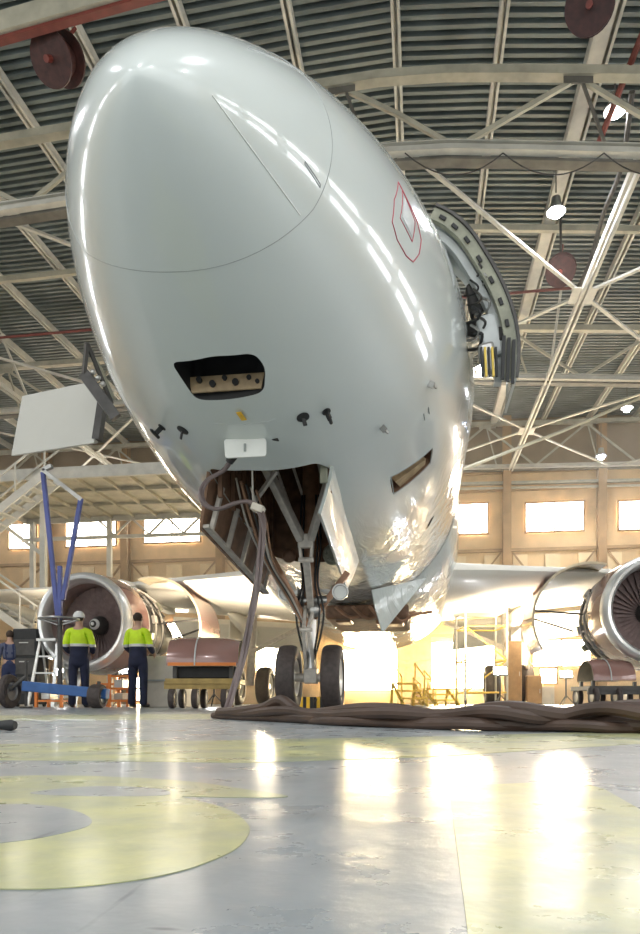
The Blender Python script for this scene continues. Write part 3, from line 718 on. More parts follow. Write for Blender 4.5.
def wheel(parent, c, r, w, name='wheel', hubm='hub', side=1, nhole=8):
    Rm = Matrix.Translation(c) @ Matrix.Rotation(pi/2, 4, 'Y')
    b = MB(); pr = []
    for i in range(17):
        a = -pi*.5+pi*i/16; pr.append((r-.5*w*(.55)+.5*w*.55*max(0, cos(a))**.6, w/2*sin(a) if abs(sin(a)) < 1 else w/2*sin(a)))
    rin = r*.56
    pr = [(rin, -w*.36), (rin+.02, -w*.46)]+[(r*.80, -w*.5)]+pr[2:-2]+[(r*.80, w*.5)]+[(rin+.02, w*.46), (rin, w*.36)]
    b.lathe(pr, Rm, 40); t = b.build(name, M['tyre'], parent, ang=60)
    b = MB(); b.lathe([(0, w*.30), (r*.16, w*.34), (r*.2, w*.2), (r*.42, w*.16), (r*.5, w*.36), (rin, w*.40), (rin, -w*.40), (r*.5, -w*.36), (r*.42, -w*.16), (r*.2, -w*.2), (r*.16, -w*.34), (0, -w*.3)], Rm, 32)
    for k in range(nhole):
        a = 2*pi*k/nhole; q = Rm @ Vector((r*.31*cos(a), r*.31*sin(a), w*.19)); q2 = Rm @ Vector((r*.31*cos(a), r*.31*sin(a), w*.23)); b.cyl(q, q2, r*.04, 8)
    b.build('hub', M[hubm], t)
    return t
wheel(leg, (GX-.26, GY, axz), .385, .22, 'nose_wheel'); wheel(leg, (GX+.26, GY, axz), .385, .22, 'nose_wheel')
# ---- belly fairing
b = MB(); vs = []; fs = []; ss = [9.6+.35*i for i in range(31)]; NB = 40
for s in ss:
    f = (s-9.6)/10.5; g = max(0., 1-abs(2*f-1)**3)**.6
    for j in range(NB+1):
        a = radians(-100+200*j/NB); w, t_, bo_ = prof(min(s, 18.9)); c = (t_+bo_)/2
        rr = 1+.10*g*max(0, cos(a))**1.0+.16*g*max(0, 1-abs(abs(math.degrees(a))-52)/45)
        vs.append((w*1.003*rr*sin(a), s, c-2.07*1.003*rr*cos(a)))
N = NB+1
for i in range(len(ss)-1):
    for j in range(NB): a = i*N+j; fs.append((a, a+1, a+N+1, a+N))
b.add(vs, fs); b.build('belly_fairing', M['paint'], plane)
# ---- wings
def wing(sg):
    sec = [(1.2, 10.6, 8.0, 2.72, 1.0), (2.0, 11.3, 7.2, 2.78, .82), (3.2, 12.0, 6.2, 2.86, .66), (6.4, 13.7, 3.95, 3.02, .44), (11, 16.0, 2.6, 3.38, .28), (16.6, 19.0, 1.5, 3.9, .15)]
    b = MB(); vs = []; n = 14
    for lat, le, ch, z, t in sec:
        ring = []
        for i in range(n+1):
            u = i/n; x = (1-cos(pi*u))/2; y = t/.2*(.2969*sqrt(x)-.126*x-.3516*x*x+.2843*x**3-.1015*x**4); ring.append((x, y*1.0))
        pts = [(x, y*.9) for x, y in reversed(ring)]+[(x, -y*.75) for x, y in ring[1:-1]]
        for x, y in pts: vs.append((sg*lat, le+ch*x, z+y-.03*ch*x))
    K = 2*n; fs = [(i*K+j, i*K+(j+1) % K, (i+1)*K+(j+1) % K, (i+1)*K+j) for i in range(len(sec)-1) for j in range(K)]
    fs.append(tuple(range(K))); fs.append(tuple(range((len(sec)-1)*K, len(sec)*K)))
    b.add(vs, fs); w = b.build('wing', M['paint2'], plane)
    for lat in (3.9, 8.3, 11.2):     # flap track fairings
        i = max(k for k in range(len(sec)) if sec[k][0] <= lat); f = (lat-sec[i][0])/(sec[i+1][0]-sec[i][0])
        te = sec[i][1]+sec[i][2]+f*(sec[i+1][1]+sec[i+1][2]-sec[i][1]-sec[i][2]); z = sec[i][3]+f*(sec[i+1][3]-sec[i][3])-.5
        b = MB(); P = [(sg*lat, te-2.6+.4*k, z+.12-.35*(k/9)**1.5) for k in range(10)]
        b.tube(P, [.02, .1, .16, .2, .22, .23, .22, .18, .12, .03], 14); b.build('flap_fairing', M['paint2'], w)
    for la, lb, ang in ((2.3, 6.2, 32), (6.6, 11.5, 30)):    # lowered flaps
        def te(lat):
            i = max(k for k in range(len(sec)-1) if sec[k][0] <= lat); f = (lat-sec[i][0])/(sec[i+1][0]-sec[i][0])
            return sec[i][1]+sec[i][2]+f*(sec[i+1][1]+sec[i+1][2]-sec[i][1]-sec[i][2]), sec[i][3]+f*(sec[i+1][3]-sec[i][3])-.25
        t0, z0 = te(la); t1, z1 = te(lb); d = 1.15; a = radians(ang)
        b = MB(); b.hexa([(sg*la, t0-.2, z0-.2), (sg*lb, t1-.2, z1-.18), (sg*lb, t1+d*cos(a)*.8, z1-.18-d*sin(a)*.8), (sg*la, t0+d*cos(a), z0-.2-d*sin(a)),
                          (sg*la, t0-.15, z0-.02), (sg*lb, t1-.15, z1-.04), (sg*lb, t1+d*cos(a)*.8, z1-.15-d*sin(a)*.8), (sg*la, t0+d*cos(a), z0-.16-d*sin(a))])
        b.build('flap', M['paint2'], w, smooth=False)
    return w
wing(-1); wing(1)
# ---- engines
def engine(sg, cx, cz, s0):
    T = Matrix.Translation((cx, s0, cz)) @ AX      # local z aft
    b = MB(); b.lathe([(1.04, .28), (1.05, .22), (1.035, .10), (1.0, .03), (.955, 0), (.90, .02), (.85, .10), (.835, .22), (.845, .36)], T, 64); lip = b.build('inlet_lip', M['chrome'], plane)
    b = MB(); b.lathe([(1.04, .27), (1.08, .6), (1.10, .95), (1.10, 1.02), (1.08, 1.03), (1.02, 1.02), (.95, .9), (.90, .85)], T, 64); cow = b.build('inlet_cowl', M['cowl'], plane)
    b = MB(); b.lathe([(.866, .3), (.87, .6), (.875, .95), (.875, 1.4)], T, 64); b.build('inlet_duct', M['fanin'], cow)
    # fan
    b = MB()
    for k in range(36):
        a = 2*pi*k/36; vs = []
        for (r, tw, ch) in ((.2, .75, .16), (.4, .6, .2), (.62, .42, .23), (.86, .25, .25)):
            for e in (-1, 1):
                da = e*ch*cos(tw)*.5/r; dz = e*ch*sin(tw)*.5+.0
                vs.append(T @ Vector((r*cos(a+da*.75), r*sin(a+da*.75), .95+dz*1.2)))
        b.add(vs, [(0, 1, 3, 2), (2, 3, 5, 4), (4, 5, 7, 6)])
    fan = b.build('fan', M['fan'], plane)
    b = MB(); b.lathe([(0, .52), (.05, .545), (.12, .65), (.19, .8), (.22, .95), (.22, 1.1)], T, 32); sp = b.build('spinner', M['dark'], fan)
    b = MB(); b.lathe([(.075, .575), (.095, .60), (.12, .64), (.108, .618)], T, 24); b.lathe([(0, .515), (.03, .52), (.04, .54), (0, .53)], T, 16); b.build('spinner_mark', M['plate'], fan)
    b = MB(); b.lathe([(0, 1.3), (.88, 1.3)], T, 48)
    b.build('fan_backing', M['black'], fan)
    # exposed core behind the inlet: casing with rings, pipes and boxes
    b = MB(); b.lathe([(.98, 1.0), (.98, 1.45), (1.0, 1.46), (1.0, 1.52), (.96, 1.53), (.94, 2.3), (.97, 2.31), (.97, 2.4), (.72, 2.45), (.62, 2.9), (.6, 3.4), (.5, 4.1), (.42, 4.4), (0, 4.4)], T, 48); core = b.build('engine_case', M['dark'], plane)
    rr = random.Random(5+sg)
    for k in range(26):
        b = MB(); a = rr.uniform(0, 2*pi); P = []; r0 = rr.uniform(1.0, 1.08)
        for i in range(9):
            z = 1.08+i*.15; P.append(T @ Vector((r0*cos(a), r0*sin(a), z))); a += rr.uniform(-.05, .16)
        b.tube(spl(P, 3, False), rr.uniform(.012, .03), 7); b.build('engine_pipe', M[rr.choice(['steel', 'gear', 'bay', 'dark'])], core)
    for k in range(16):
        a = 2*pi*k/16+.2; z = rr.uniform(1.2, 2.3); c = T @ Vector((1.0*cos(a), 1.0*sin(a), z)); b = MB()
        b.box(c, (.12+.1*rr.random(), .18, .12+.1*rr.random()), Matrix.Rotation(a, 3, 'Y')); b.build('engine_accessory', M[rr.choice(['steel', 'gear', 'bay', 'primg'])], core, smooth=False, bevel=.01)
    for k in range(3):
        b = MB(); z = 1.18+.42*k; b.tube([T @ Vector((1.035*cos(2*pi*i/40), 1.035*sin(2*pi*i/40), z)) for i in range(40)], .022, 7, closed=True); b.build('manifold_ring', M['gear'], core)
    # pylon
    b = MB(); b.hexa([(cx-.16, s0+1.4, cz+.95), (cx+.16, s0+1.4, cz+.95), (cx+.14, s0+5.4, cz+.8), (cx-.14, s0+5.4, cz+.8), (cx-.1, s0+1.9, cz+1.2), (cx+.1, s0+1.9, cz+1.2), (cx+.1, s0+5.4, cz+1.4), (cx-.1, s0+5.4, cz+1.4)]); b.build('pylon', M['paint2'], plane, bevel=.04)
    # opened fan cowls: quarter shells hinged at the pylon
    for side in (-1, 1):
        b = MB(); R_ = 1.2; n = 26; vs = []; fs = []; ys = (s0+1.7, s0+2.1, s0+2.7, s0+3.2)
        ccx = cx+side*.88; ccz = cz+.02
        for y in ys:
            for lay in (0, .05):
                for i in range(n+1):
                    a = pi/2-side*(-.28+i*2.45/n); vs.append((ccx+(R_-lay)*cos(a), y, ccz+(R_-lay)*sin(a)))
        N_ = n+1
        for k in range(len(ys)-1):
            for lay in (0, 1):
                for i in range(n):
                    a_ = (k*2+lay)*N_+i; c_ = ((k+1)*2+lay)*N_+i; fs.append((a_, a_+1, c_+1, c_))
        out_f = [f for f in fs if (f[0]//N_) % 2 == 0]; in_f = [f for f in fs if (f[0]//N_) % 2 == 1]
        edge = []
        for e in (0, len(ys)-1):
            for i in range(n): edge.append((e*2*N_+i, e*2*N_+i+1, (e*2+1)*N_+i+1, (e*2+1)*N_+i))
        for k in range(len(ys)-1):
            for i in (0, n): edge.append(((k*2)*N_+i, (k*2+1)*N_+i, (k*2+3)*N_+i, (k*2+2)*N_+i))
        b.add(vs, out_f, 0); b.add(vs, in_f+edge, 1)
        cd = b.build('fan_cowl_door', [M['cowl'], M['cowlin']], plane)
        i = int(n*.72); tip = Vector(vs[N_+i]);
        for k, yy in enumerate((s0+1.7, s0+2.8)):
            b = MB(); b.tube([(tip.x, yy, tip.z), (cx+side*1.0, yy, cz+.1-.25*k)], .022, 8); b.build('hold_open_rod', M['dark'], cd)
    return core
engine(1, 5.75, 1.86, 10.7); engine(-1, -5.75, 1.80, 10.7)
# ---- main landing gear
for sg in (-1, 1):
    b = MB(); b.cyl((sg*3.8, 17.6, .6), (sg*3.7, 17.5, 2.8), .13, 16); b.bar((sg*3.75, 17.5, 1.6), (sg*2.0, 17.4, 2.4), .12, .12); mg = b.build('main_gear_leg', M['gear'], plane)
    wheel(mg, (sg*3.8-.46, 17.6, .585), .585, .42, 'main_wheel'); wheel(mg, (sg*3.8+.46, 17.6, .585), .585, .42, 'main_wheel')
    b = MB(); b.box((sg*4.25, 17.5, 1.75), (.05, 1.3, 1.5)); b.build('gear_leg_door', M['paint2'], mg, smooth=False, bevel=.02)
# belly access door hanging below the wing box
panel([PY(426, 578, 12.0), PY(382, 633, 11.6), PY(374, 606, 11.4), PY(371, 590, 11.5)], .03, 'belly_access_door', M['bay'], M['paint'])
b = MB(); b.box((.35, 10.6, 1.72), (1.5, 2.4, .25)); b.build('belly_bay', M['bay'], plane, smooth=False, bevel=.05)
for k in range(4):
    b = MB(); x = -.2+.3*k; b.tube(spl([(x, 9.3, 1.8), (x+.25, 9.35, 1.62-.03*k), (x+.5, 9.5, 1.66), (x+.8, 9.9, 1.75)], 6, False), .03, 8); b.build('belly_pipe', M['brz'], plane)
b = MB(); b.box((.75, 9.9, 1.62), (.5, .6, .22)); b.box((-.1, 9.9, 1.64), (.3, .5, .16)); b.build('belly_bay', M['brz'], plane, smooth=False, bevel=.04)
# ---- forward cabin door, opened on the right-hand side of the picture
def cabin_door():
    s0 = 3.75; Yd = Y0+s0
    C_ = [Vector(p) for p in spl([PY(px, py, Yd) for px, py in ((436, 206), (452, 214), (470, 230), (487, 255), (503, 284), (514, 314), (519, 345), (517, 378))], 4, False)]
    n = len(C_)-1; nr = []
    for i in range(n+1):
        d = (C_[min(i+1, n)]-C_[max(i-1, 0)]).normalized(); nr.append(Vector((d.z, 0, -d.x)))      # points inboard
        if nr[-1].x > 0: nr[-1] = -nr[-1]
    def shell(o0, o1, y0, y1, i0=0, i1=None):
        i1 = n if i1 is None else i1; b = MB(); vs = []; k = i1-i0+1
        for y in (y0, y1):
            for o in (o0, o1): vs += [(C_[i].x+nr[i].x*o, y, C_[i].z+nr[i].z*o) for i in range(i0, i1+1)]
        fs = []
        for i in range(k-1): fs += [(i, i+1, 2*k+i+1, 2*k+i), (k+i, k+i+1, 3*k+i+1, 3*k+i), (i, i+1, k+i+1, k+i), (2*k+i, 2*k+i+1, 3*k+i+1, 3*k+i)]
        fs += [(0, k, 3*k, 2*k), (k-1, 2*k-1, 4*k-1, 3*k-1)]
        b.add(vs, fs); return b
    d = shell(0, .025, s0, s0+.82).build('cabin_door', M['paint'], plane)
    shell(.02, .13, s0-.01, s0+.06).build('door_rim', M['primg'], d)
    shell(-.012, .015, s0-.03, s0+.0).build('door_seal', M['dark'], d)
    shell(.13, .20, s0+.10, s0+.2, 2).build('door_rim', M['strip'], d)
    for i in range(3, n-4, 3):
        p = C_[i]+nr[i]*.085; q = (C_[i+1]-C_[i-1]).normalized(); b = MB(); b.bar(p-q*.035+Vector((0, -.02, 0)), p+q*.035+Vector((0, -.02, 0)), .02, .035); b.build('door_stop', M['black'], d, bevel=.005)
    for px, py, w_, h_, dy, mm, nm_ in ((490, 338, .20, .42, .12, 'strip', 'door_lining'), (479, 300, .22, .32, .3, 'dark', 'door_lining'), (488, 360, .15, .3, .05, 'steel', 'slide_pack'), (472, 262, .16, .3, .34, 'strip', 'door_lining')):
        b = MB(); p = PY(px, py, Yd+dy); b.box((p.x, p.y, p.z), (w_, .14, h_), Matrix.Rotation(-.18, 3, 'Y')); b.build(nm_, M[mm], d, smooth=False, bevel=.03)
    b = MB(); q = PY(505, 335, Yd+.05); e = PY(468, 330, Yd+.4); b.bar(q, e, .08, .12); b.build('hinge_arm', M['dark'], d, bevel=.01)
    b = MB(); q = PY(498, 300, Yd+.05); e = PY(466, 292, Yd+.4); b.bar(q, e, .035, .045); b.build('hinge_link', M['steel'], d, bevel=.006)
    rr = random.Random(3)
    for k in range(9):
        x0 = 470+rr.random()*14; y0 = 262+k*9; b = MB()
        b.tube(spl([PY(x0, y0, Yd+.05), PY(x0+8, y0+8*rr.random(), Yd-.02), PY(x0+4, y0+14, Yd+.1), PY(x0-6, y0+16, Yd+.25)], 4, False), .008+.008*rr.random(), 6); b.build('door_cable', M[('dark', 'steel', 'black')[k % 3]], d)
    for k, mm in enumerate(('black', 'yel2', 'black', 'yel2', 'black')):
        b = MB(); p = PY(482+3.6*k, 362, Yd-.04); b.box(p, (.022, .03, .28), Matrix.Rotation(-.05, 3, 'Y')); b.build('girt_bar', M[mm], d, smooth=False, bevel=.004)
    for k in range(3):
        b = MB(); p = PY(504+5*k, 352+2*k, Yd-.03); b.bar(p+Vector((0, 0, .15)), p+Vector((-.015, 0, -.26)), .03, .03); b.build('brush_strip', M['black'], d, smooth=False)
cabin_door()
# pale work platform panel seen from below, joined to the airliner by a dark bracket
pa = [PY(22, 396, 9.6), PY(84, 383, 9.2), PY(98, 398, 9.1), PY(94, 443, 9.1), PY(11, 456, 9.6)]
b = MB(); b.prism(pa, (.0, .12, .04)); sd = b.build('service_door', M['doorc'], plane, smooth=False, bevel=.01)
b = MB(); b.bar(PY(103, 400, 9.15), PY(97, 440, 9.15), .1, .12); b.build('door_edge', M['dark'], sd, smooth=False)
b = MB(); b.bar(PY(87, 343, 8.4), PY(84, 374, 8.5), .04, .1); b.bar(PY(84, 374, 8.5), PY(116, 418, 8.6), .09, .14); b.bar(PY(92, 385, 8.7), PY(104, 402, 9.1), .07, .1); b.bar(PY(87, 343, 8.4), PY(112, 404, 8.7), .03, .05); b.build('door_frame', M['dark'], plane, smooth=False)
b = MB(); b.prism([PY(88, 350, 8.5), PY(96, 372, 8.6), PY(112, 398, 8.7), PY(98, 365, 8.9)], (.02, .1, 0)); b.build('door_lining', M['primg'], plane, smooth=False)
for k in range(3):
    b = MB(); p = PY(93+5*k, 372+6*k, 8.45); b.ball(p, .035, n=6); b.build('door_fitting', M['steel'], plane)

# ================================================================== HOSES AND CABLES
c0 = [atY(px, py, Y) for px, py, Y in ((232, 457, 5.6), (224, 470, 5.62), (208, 480, 5.6), (201, 492, 5.55), (205, 504, 5.5), (218, 509, 5.5), (236, 503, 5.5), (250, 502, 5.5), (260, 512, 5.45), (263, 530, 5.4), (260, 560, 5.35), (256, 590, 5.3), (250, 625, 5.25), (243, 655, 5.2), (235, 685, 5.1), (229, 704, 5.0), (224, 713, 4.9))]
c0 = [Vector(p) for p in spl(c0, 8, False)]
for k in range(3):
    b = MB(); P = []
    for i, p in enumerate(c0):
        f = i/(len(c0)-1); a = 2*pi*k/3+f*13; rr = .014*(.6+min(1, f*2)*.6); P.append(Vector((p.x+rr*cos(a), p.y+rr*sin(a), max(p.z+rr*.4*sin(a), .022))))
    b.tube(P, .0145, 9)
    o = b.build('power_cable', M['cable'])
    tag(o, 'thick ground power cable twisted with its twins, hanging from the nose receptacle to the floor', 'cable', 'twisted ground power cables under the nose')
b = MB(); b.tube([c0[0]+Vector((.0, 0, .05)), c0[0], c0[4]], [.035, .045, .03], 12); tag(b.build('power_plug', M['black']), 'black power plug pushed in under the white receptacle cover', 'plug')
b = MB(); q = c0[62]; b.box(q, (.10, .1, .06), Matrix.Rotation(.4, 3, 'Y')); tag(b.build('cable_clamp', M['cream'], bevel=.01), 'pale clamp holding the hanging power cables together', 'clamp')
# hose bundle on the floor
A_ = [fl(214, 719, 0), fl(250, 720.5, 0), fl(290, 722.5, 0), fl(330, 725, 0), fl(400, 728, 0), (fl(460, 730, 0)), fl(520, 731, 0), fl(580, 732, 0), fl(640, 733, 0), fl(720, 734, 0)]
A_ = [Vector(p) for p in spl(A_, 12, False)]
nh = 7
for k in range(nh):
    b = MB(); P = []; r = .0165+.004*(k % 3); rr_ = random.Random(k*3+1); ph = rr_.uniform(0, 6); fr = rr_.uniform(2.5, 5); lay = k // 4
    start = rr_.randint(0, 5) if k else 0
    for i, p in enumerate(A_[start:]):
        f = i/(len(A_)-1)
        grow = .6+.6*f
        oy = (k % 4-1.5)*.032*grow+.032*sin(fr*2*pi*f+ph)*grow
        z = r+ (lay*.030+.010*(1+sin(fr*2.3*pi*f+ph*2))*(1 if lay else .35))*grow
        if k == 5: z += .05*math.exp(-((f-.17)/.03)**2)
        z += .006*grow*sin((9+3*k)*f+k)*(1 if lay else .0)
        P.append(Vector((p.x+.01*sin(9*f+k), p.y+oy, z)))
    b.tube(P, r*(1.15), 10)
    tag(b.build('air_hose', M['hose']), 'brown ribbed service hose lying in the thick bundle across the floor', 'hose', 'hose bundle on the floor')
# thin white lead and black nozzle at the left edge of the floor
b = MB(); P = [fl(-5, 726, 0), fl(10, 722, 0), fl(25, 720, 0), fl(45, 722, 0), fl(60, 720.5, 0), fl(95, 721, 0)]; b.tube([Vector((p.x, p.y, .004)) for p in spl(P, 6, False)], .004, 6)
tag(b.build('lead', M['plate']), 'thin white lead looped on the floor at the left edge', 'cable')
b = MB(); p = fl(6, 731, 0); b.tube([(p.x-.16, p.y+.02, .02), (p.x-.02, p.y, .02), (p.x+.02, p.y, .02), (p.x+.035, p.y, .02)], [.016, .016, .02, .014], 12); tag(b.build('hose_nozzle', M['black']), 'black hose nozzle lying on the floor at the left edge', 'nozzle')

# ================================================================== GROUND EQUIPMENT
def small_wheel(parent, c, r, w, m='tyre', name='wheel'):
    Rm = Matrix.Translation(c) @ Matrix.Rotation(pi/2, 4, 'Y')
    b = MB(); b.lathe([(r*.55, -w/2), (r*.9, -w/2), (r, -w*.3), (r, w*.3), (r*.9, w/2), (r*.55, w/2)], Rm, 28); o = b.build(name, M[m], parent)
    b = MB(); b.lathe([(0, -w*.4), (r*.5, -w*.35), (r*.56, -w*.5), (r*.56, w*.5), (r*.5, w*.35), (r*.15, w*.3), (0, w*.45)], Rm, 24); b.build('hub', M['steel'], o)
# blue towing trolley, left
g0 = fl(60, 708.3, 0)
tr_ = thing('towing_trolley', 'blue two-wheeled trolley with a hand wheel and tall raised blue bars, left', 'trolley', (0, 0, 0))
D = g0.y
def w(px, py, dd=0): return atY(px, py, D+dd)
b = MB(); b.bar(w(24, 686), w(108, 694), .14, .16); b.bar(w(24, 686, .5), w(108, 694, .5), .1, .12); b.bar(w(26, 688, 0), w(26, 688, .5), .08, .1); b.bar(w(84, 691, 0), w(84, 691, .5), .08, .1); b.build('frame', M['blue'], tr_, bevel=.01)
c = w(11, 691); small_wheel(tr_, (c.x, c.y-.05, .27), .27, .12); c = w(99, 697); small_wheel(tr_, (c.x, c.y-.05, .19), .19, .2)
b = MB(); b.cyl((w(11, 690).x, D-.1, .27), (w(26, 690).x, D, .5), .03, 8); b.cyl((w(99, 697).x, D-.05, .19), (w(99, 697).x, D, .42), .03, 8); b.build('axle', M['dark'], tr_)
b = MB(); b.tube([w(60, 687), w(60, 616)], .04, 10); b.tube([w(26, 706), w(26, 660)], .025, 8); b.cyl(Vector((w(26, 706).x, D, 0)), Vector((w(26, 706).x, D, .03)), .1, 12); b.build('pole', M['dark'], tr_)
c = w(59, 619); b = MB(); b.tube([(c.x+.3*cos(a_*pi/14), c.y+.3*sin(a_*pi/14), c.z) for a_ in range(28)], .018, 8, closed=True)
for k in range(4): b.tube([(c.x+.3*cos(k*pi/2+.5), c.y+.3*sin(k*pi/2+.5), c.z), (c.x, c.y, c.z-.1)], .012, 6)
b.build('hand_wheel', M['steel'], tr_)
for (a1, a2) in (((43, 472), (58, 618)), ((81, 498), (63, 600)), ((60, 566), (60, 620))):
    b = MB(); b.bar(w(*a1), w(*a2), .07, .06); b.build('bar', M['bluep'], tr_, bevel=.01)
b = MB(); b.bar(w(43, 470), w(82, 500), .07, .06); b.bar(w(43, 470), w(52, 466), .07, .06); b.build('cross_bar', M['steel'], tr_)

def step_ladder(name, lab, px0, px1, pyt, d, m='alu', group=None):
    g = atD((px0+px1)/2, 703, d); z1 = atD(px0, pyt, d).z; wd = abs(atD(px1, 700, d).x-atD(px0, 700, d).x)
    t = thing(name, lab, 'ladder', (g.x, g.y, 0), 0, group)
    for sx in (-1, 1):
        b = MB(); b.bar((sx*wd/2, -.35, 0), (sx*wd*.36, 0, z1), .06, .03); b.build('stile', M[m], t)
        b = MB(); b.bar((sx*wd/2, .5, 0), (sx*wd*.34, .05, z1*.97), .04, .03); b.build('stile', M[m], t)
    n = max(4, int(z1/.28))
    for i in range(1, n):
        f = i/n; h = z1*f; y = -.35*(1-f); ww = wd*(1-.28*f)
        b = MB(); b.box((0, y, h), (ww, .09, .03)); b.build('tread', M[m], t, smooth=False)
    b = MB(); b.box((0, 0, z1), (wd*.8, .25, .05)); b.build('top_step', M[m], t, smooth=False)
step_ladder('step_ladder', 'tall aluminium step ladder behind the blue trolley', 36, 62, 640, 14.5)
step_ladder('step_ladder', 'low aluminium step ladder under the left engine intake', 62, 84, 668, 15.2)
# black flight case on a stand by the ladder
g = atD(31, 703, 15); t = thing('cabinet', 'tall dark equipment cabinet behind the ladder at the left', 'cabinet', (g.x, g.y, 0))
b = MB(); b.box((0, 0, .85), (.55, .5, 1.6)); b.build('body', M['black'], t, smooth=False, bevel=.03)
for z in (.45, .85, 1.25):
    b = MB(); b.box((0, -.26, z), (.48, .02, .34)); dr_ = b.build('drawer', M['dark'], t, smooth=False, bevel=.008)
    b = MB(); b.box((0, -.28, z+.1), (.2, .02, .02)); b.build('handle', M['steel'], dr_, smooth=False)
for sx in (-.2, .2):
    for sy in (-.18, .18): b = MB(); b.cyl((sx-.02, sy, .05), (sx+.02, sy, .05), .05, 12); b.build('caster', M['black'], t)
# orange racks under the engine
def rack(px, d, wd, h, m, lab, nsh=3, name='tool_rack'):
    g = atD(px, 703, d); t = thing(name, lab, 'rack', (g.x, g.y, 0), PSI*0)
    for sx in (-1, 1):
        for sy in (-1, 1): b = MB(); b.box((sx*wd/2, sy*.22, h/2), (.05, .05, h)); b.build('post', M[m], t, smooth=False)
    for i in range(nsh):
        z = .12+(h-.15)*i/(nsh-1); b = MB(); b.box((0, 0, z), (wd, .44, .035)); b.build('shelf', M[m], t, smooth=False)
    for i in range(nsh-1):
        z = .14+(h-.15)*i/(nsh-1); b = MB(); rr = random.Random(px+i)
        b.box((-wd*.22, 0, z+.07), (wd*.35, .3, .12+.05*rr.random())); b.build('bin', M[rr.choice(['steel', 'brown', 'cream'])], t, smooth=False, bevel=.01)
    return t
rack(127, 13.4, .5, .62, 'orange', 'orange tool rack on the floor between the two men in yellow', 3)
rack(113, 14.6, .45, .5, 'orange', 'small orange rack below the left engine', 2)
rack(55, 13.2, .5, .35, 'orange', 'low orange rack standing behind the blue trolley frame', 2)
# pale cabinet beside the worker
g = atD(167, 703, 13.2); t = thing('storage_box', 'cream coloured storage box standing right of the second worker', 'box', (g.x, g.y, 0))
b = MB(); b.hexa([(-.42, -.3, 0), (.42, -.3, 0), (.42, .3, 0), (-.42, .3, 0), (-.3, -.3, .95), (.42, -.3, .95), (.42, .3, .95), (-.3, .3, .95)]); b.build('body', M['cream'], t, smooth=False, bevel=.02)
b = MB(); b.box((.02, -.31, .5), (.7, .02, .03)); b.build('seam_strip', M['seam'], t, smooth=False)
# cowl on trolley (left)
def cowl_trolley(px0, px1, d, ztop, zc_, label, cm, fm, orange=True, wr=.16, zdeck=.42):
    a = atD(px0, 703, d); e = atD(px1, 703, d); L_ = (e-a).length; c = (a+e)/2
    t = thing('cowl_trolley', label, 'trolley', (c.x, c.y, 0), PSI)
    b = MB(); b.box((0, 0, zdeck), (L_, 1.0, .08)); b.box((0, -.45, zdeck-.06), (L_*1.04, .06, .12)); b.build('deck', M[fm], t, smooth=False)
    for sx in (-.42, -.1, .3):
        for sy in (-.4, .4):
            small_wheel(t, (sx*L_, sy, wr), wr, .09); b = MB(); b.bar((sx*L_, sy, wr), (sx*L_, sy, zdeck), .05, .05); b.build('leg', M['dark'], t, smooth=False)
    for sx in (-.4, .38):
        for sy in (-.3, .3): b = MB(); b.bar((sx*L_, sy, zdeck), (sx*L_, sy, zc_), .06, .06); b.build('cradle_post', M['dark'], t, smooth=False)
    return t, L_, c
t, L_, c = cowl_trolley(172, 242, 11.2, 1.1, .66, 'low trolley with an ochre deck and dark wheels below the loose mauve cowl', 'cowl', 'wood')
b = MB(); b.box((0, .05, .56), (L_*.9, .6, .2)); b.build('padding', M['black'], t, smooth=False, bevel=.03)  # dark box filling the space between deck and cowl
def loose_cowl(c, rz, L_, r, zb, label, stripe=True):
    t = thing('engine_cowl', label, 'engine cowl', (c.x, c.y, zb), rz)
    b = MB(); T = Matrix.Rotation(pi/2, 4, 'Y'); pr = [(r*.93, -L_/2), (r*.99, -L_*.3), (r, 0), (r*.98, L_*.3), (r*.90, L_/2)]
    T2 = Matrix.Scale(.95, 4, (0, 0, 1)) @ T
    b.lathe(pr, T2, 32, a0=pi/2, a1=3*pi/2); b.lathe([(q[0]-.03, q[1]) for q in pr], T2, 32, 1, a0=pi/2, a1=3*pi/2); sh = b.build('shell', [M['cowl'], M['cowlin']], t)
    if stripe: b = MB(); b.box((0, -r*.97, .02), (L_*.95, .03, .05)); b.build('edge_strip', M['orange'], t, smooth=False)
    b = MB(); b.tube([T2 @ Vector(((r+.004)*cos(a_), (r+.004)*sin(a_), -L_*.1)) for a_ in [pi/2+pi*i/20 for i in range(21)]], .012, 6); b.build('seam_strip', M['strip'], t)
    return t
loose_cowl(c, PSI, L_*.98, .5, .66, 'loose mauve engine cowl with an orange edge, lying on the left trolley')
t, L2, c2 = cowl_trolley(580, 650, 13.5, 1., .5, 'dark low trolley with round wheels under the right engine', 'cowl', 'dark', wr=.2, zdeck=.36)
loose_cowl(atD(606, 703, 13.5), PSI, .8, .45, .5, 'small red-brown cowl piece sitting on the right trolley', False)
# brown cabinets on the right
for px, hh, lab, m in ((533, .8, 'brown cabinet standing right of the yellow scaffold', 'brown'), (513, 1.75, 'tall narrow brown locker beside the scaffold', 'brown'), (545, .5, 'low cream cabinet beside the brown cabinet', 'cream')):
    g = atD(px, 703, 19.5); t = thing('cabinet', lab, 'cabinet', (g.x, g.y, 0), 0)
    b = MB(); b.box((0, 0, hh/2+.03), (.42, .5, hh)); b.build('body', M[m], t, smooth=False, bevel=.02)
    b = MB(); b.box((0, -.262, hh/2+.03), (.38, .02, hh*.92)); d_ = b.build('door', M[m], t, smooth=False, bevel=.006)
    b = MB(); b.box((.14, -.28, hh/2), (.02, .02, .12)); b.build('handle', M['steel'], d_, smooth=False)
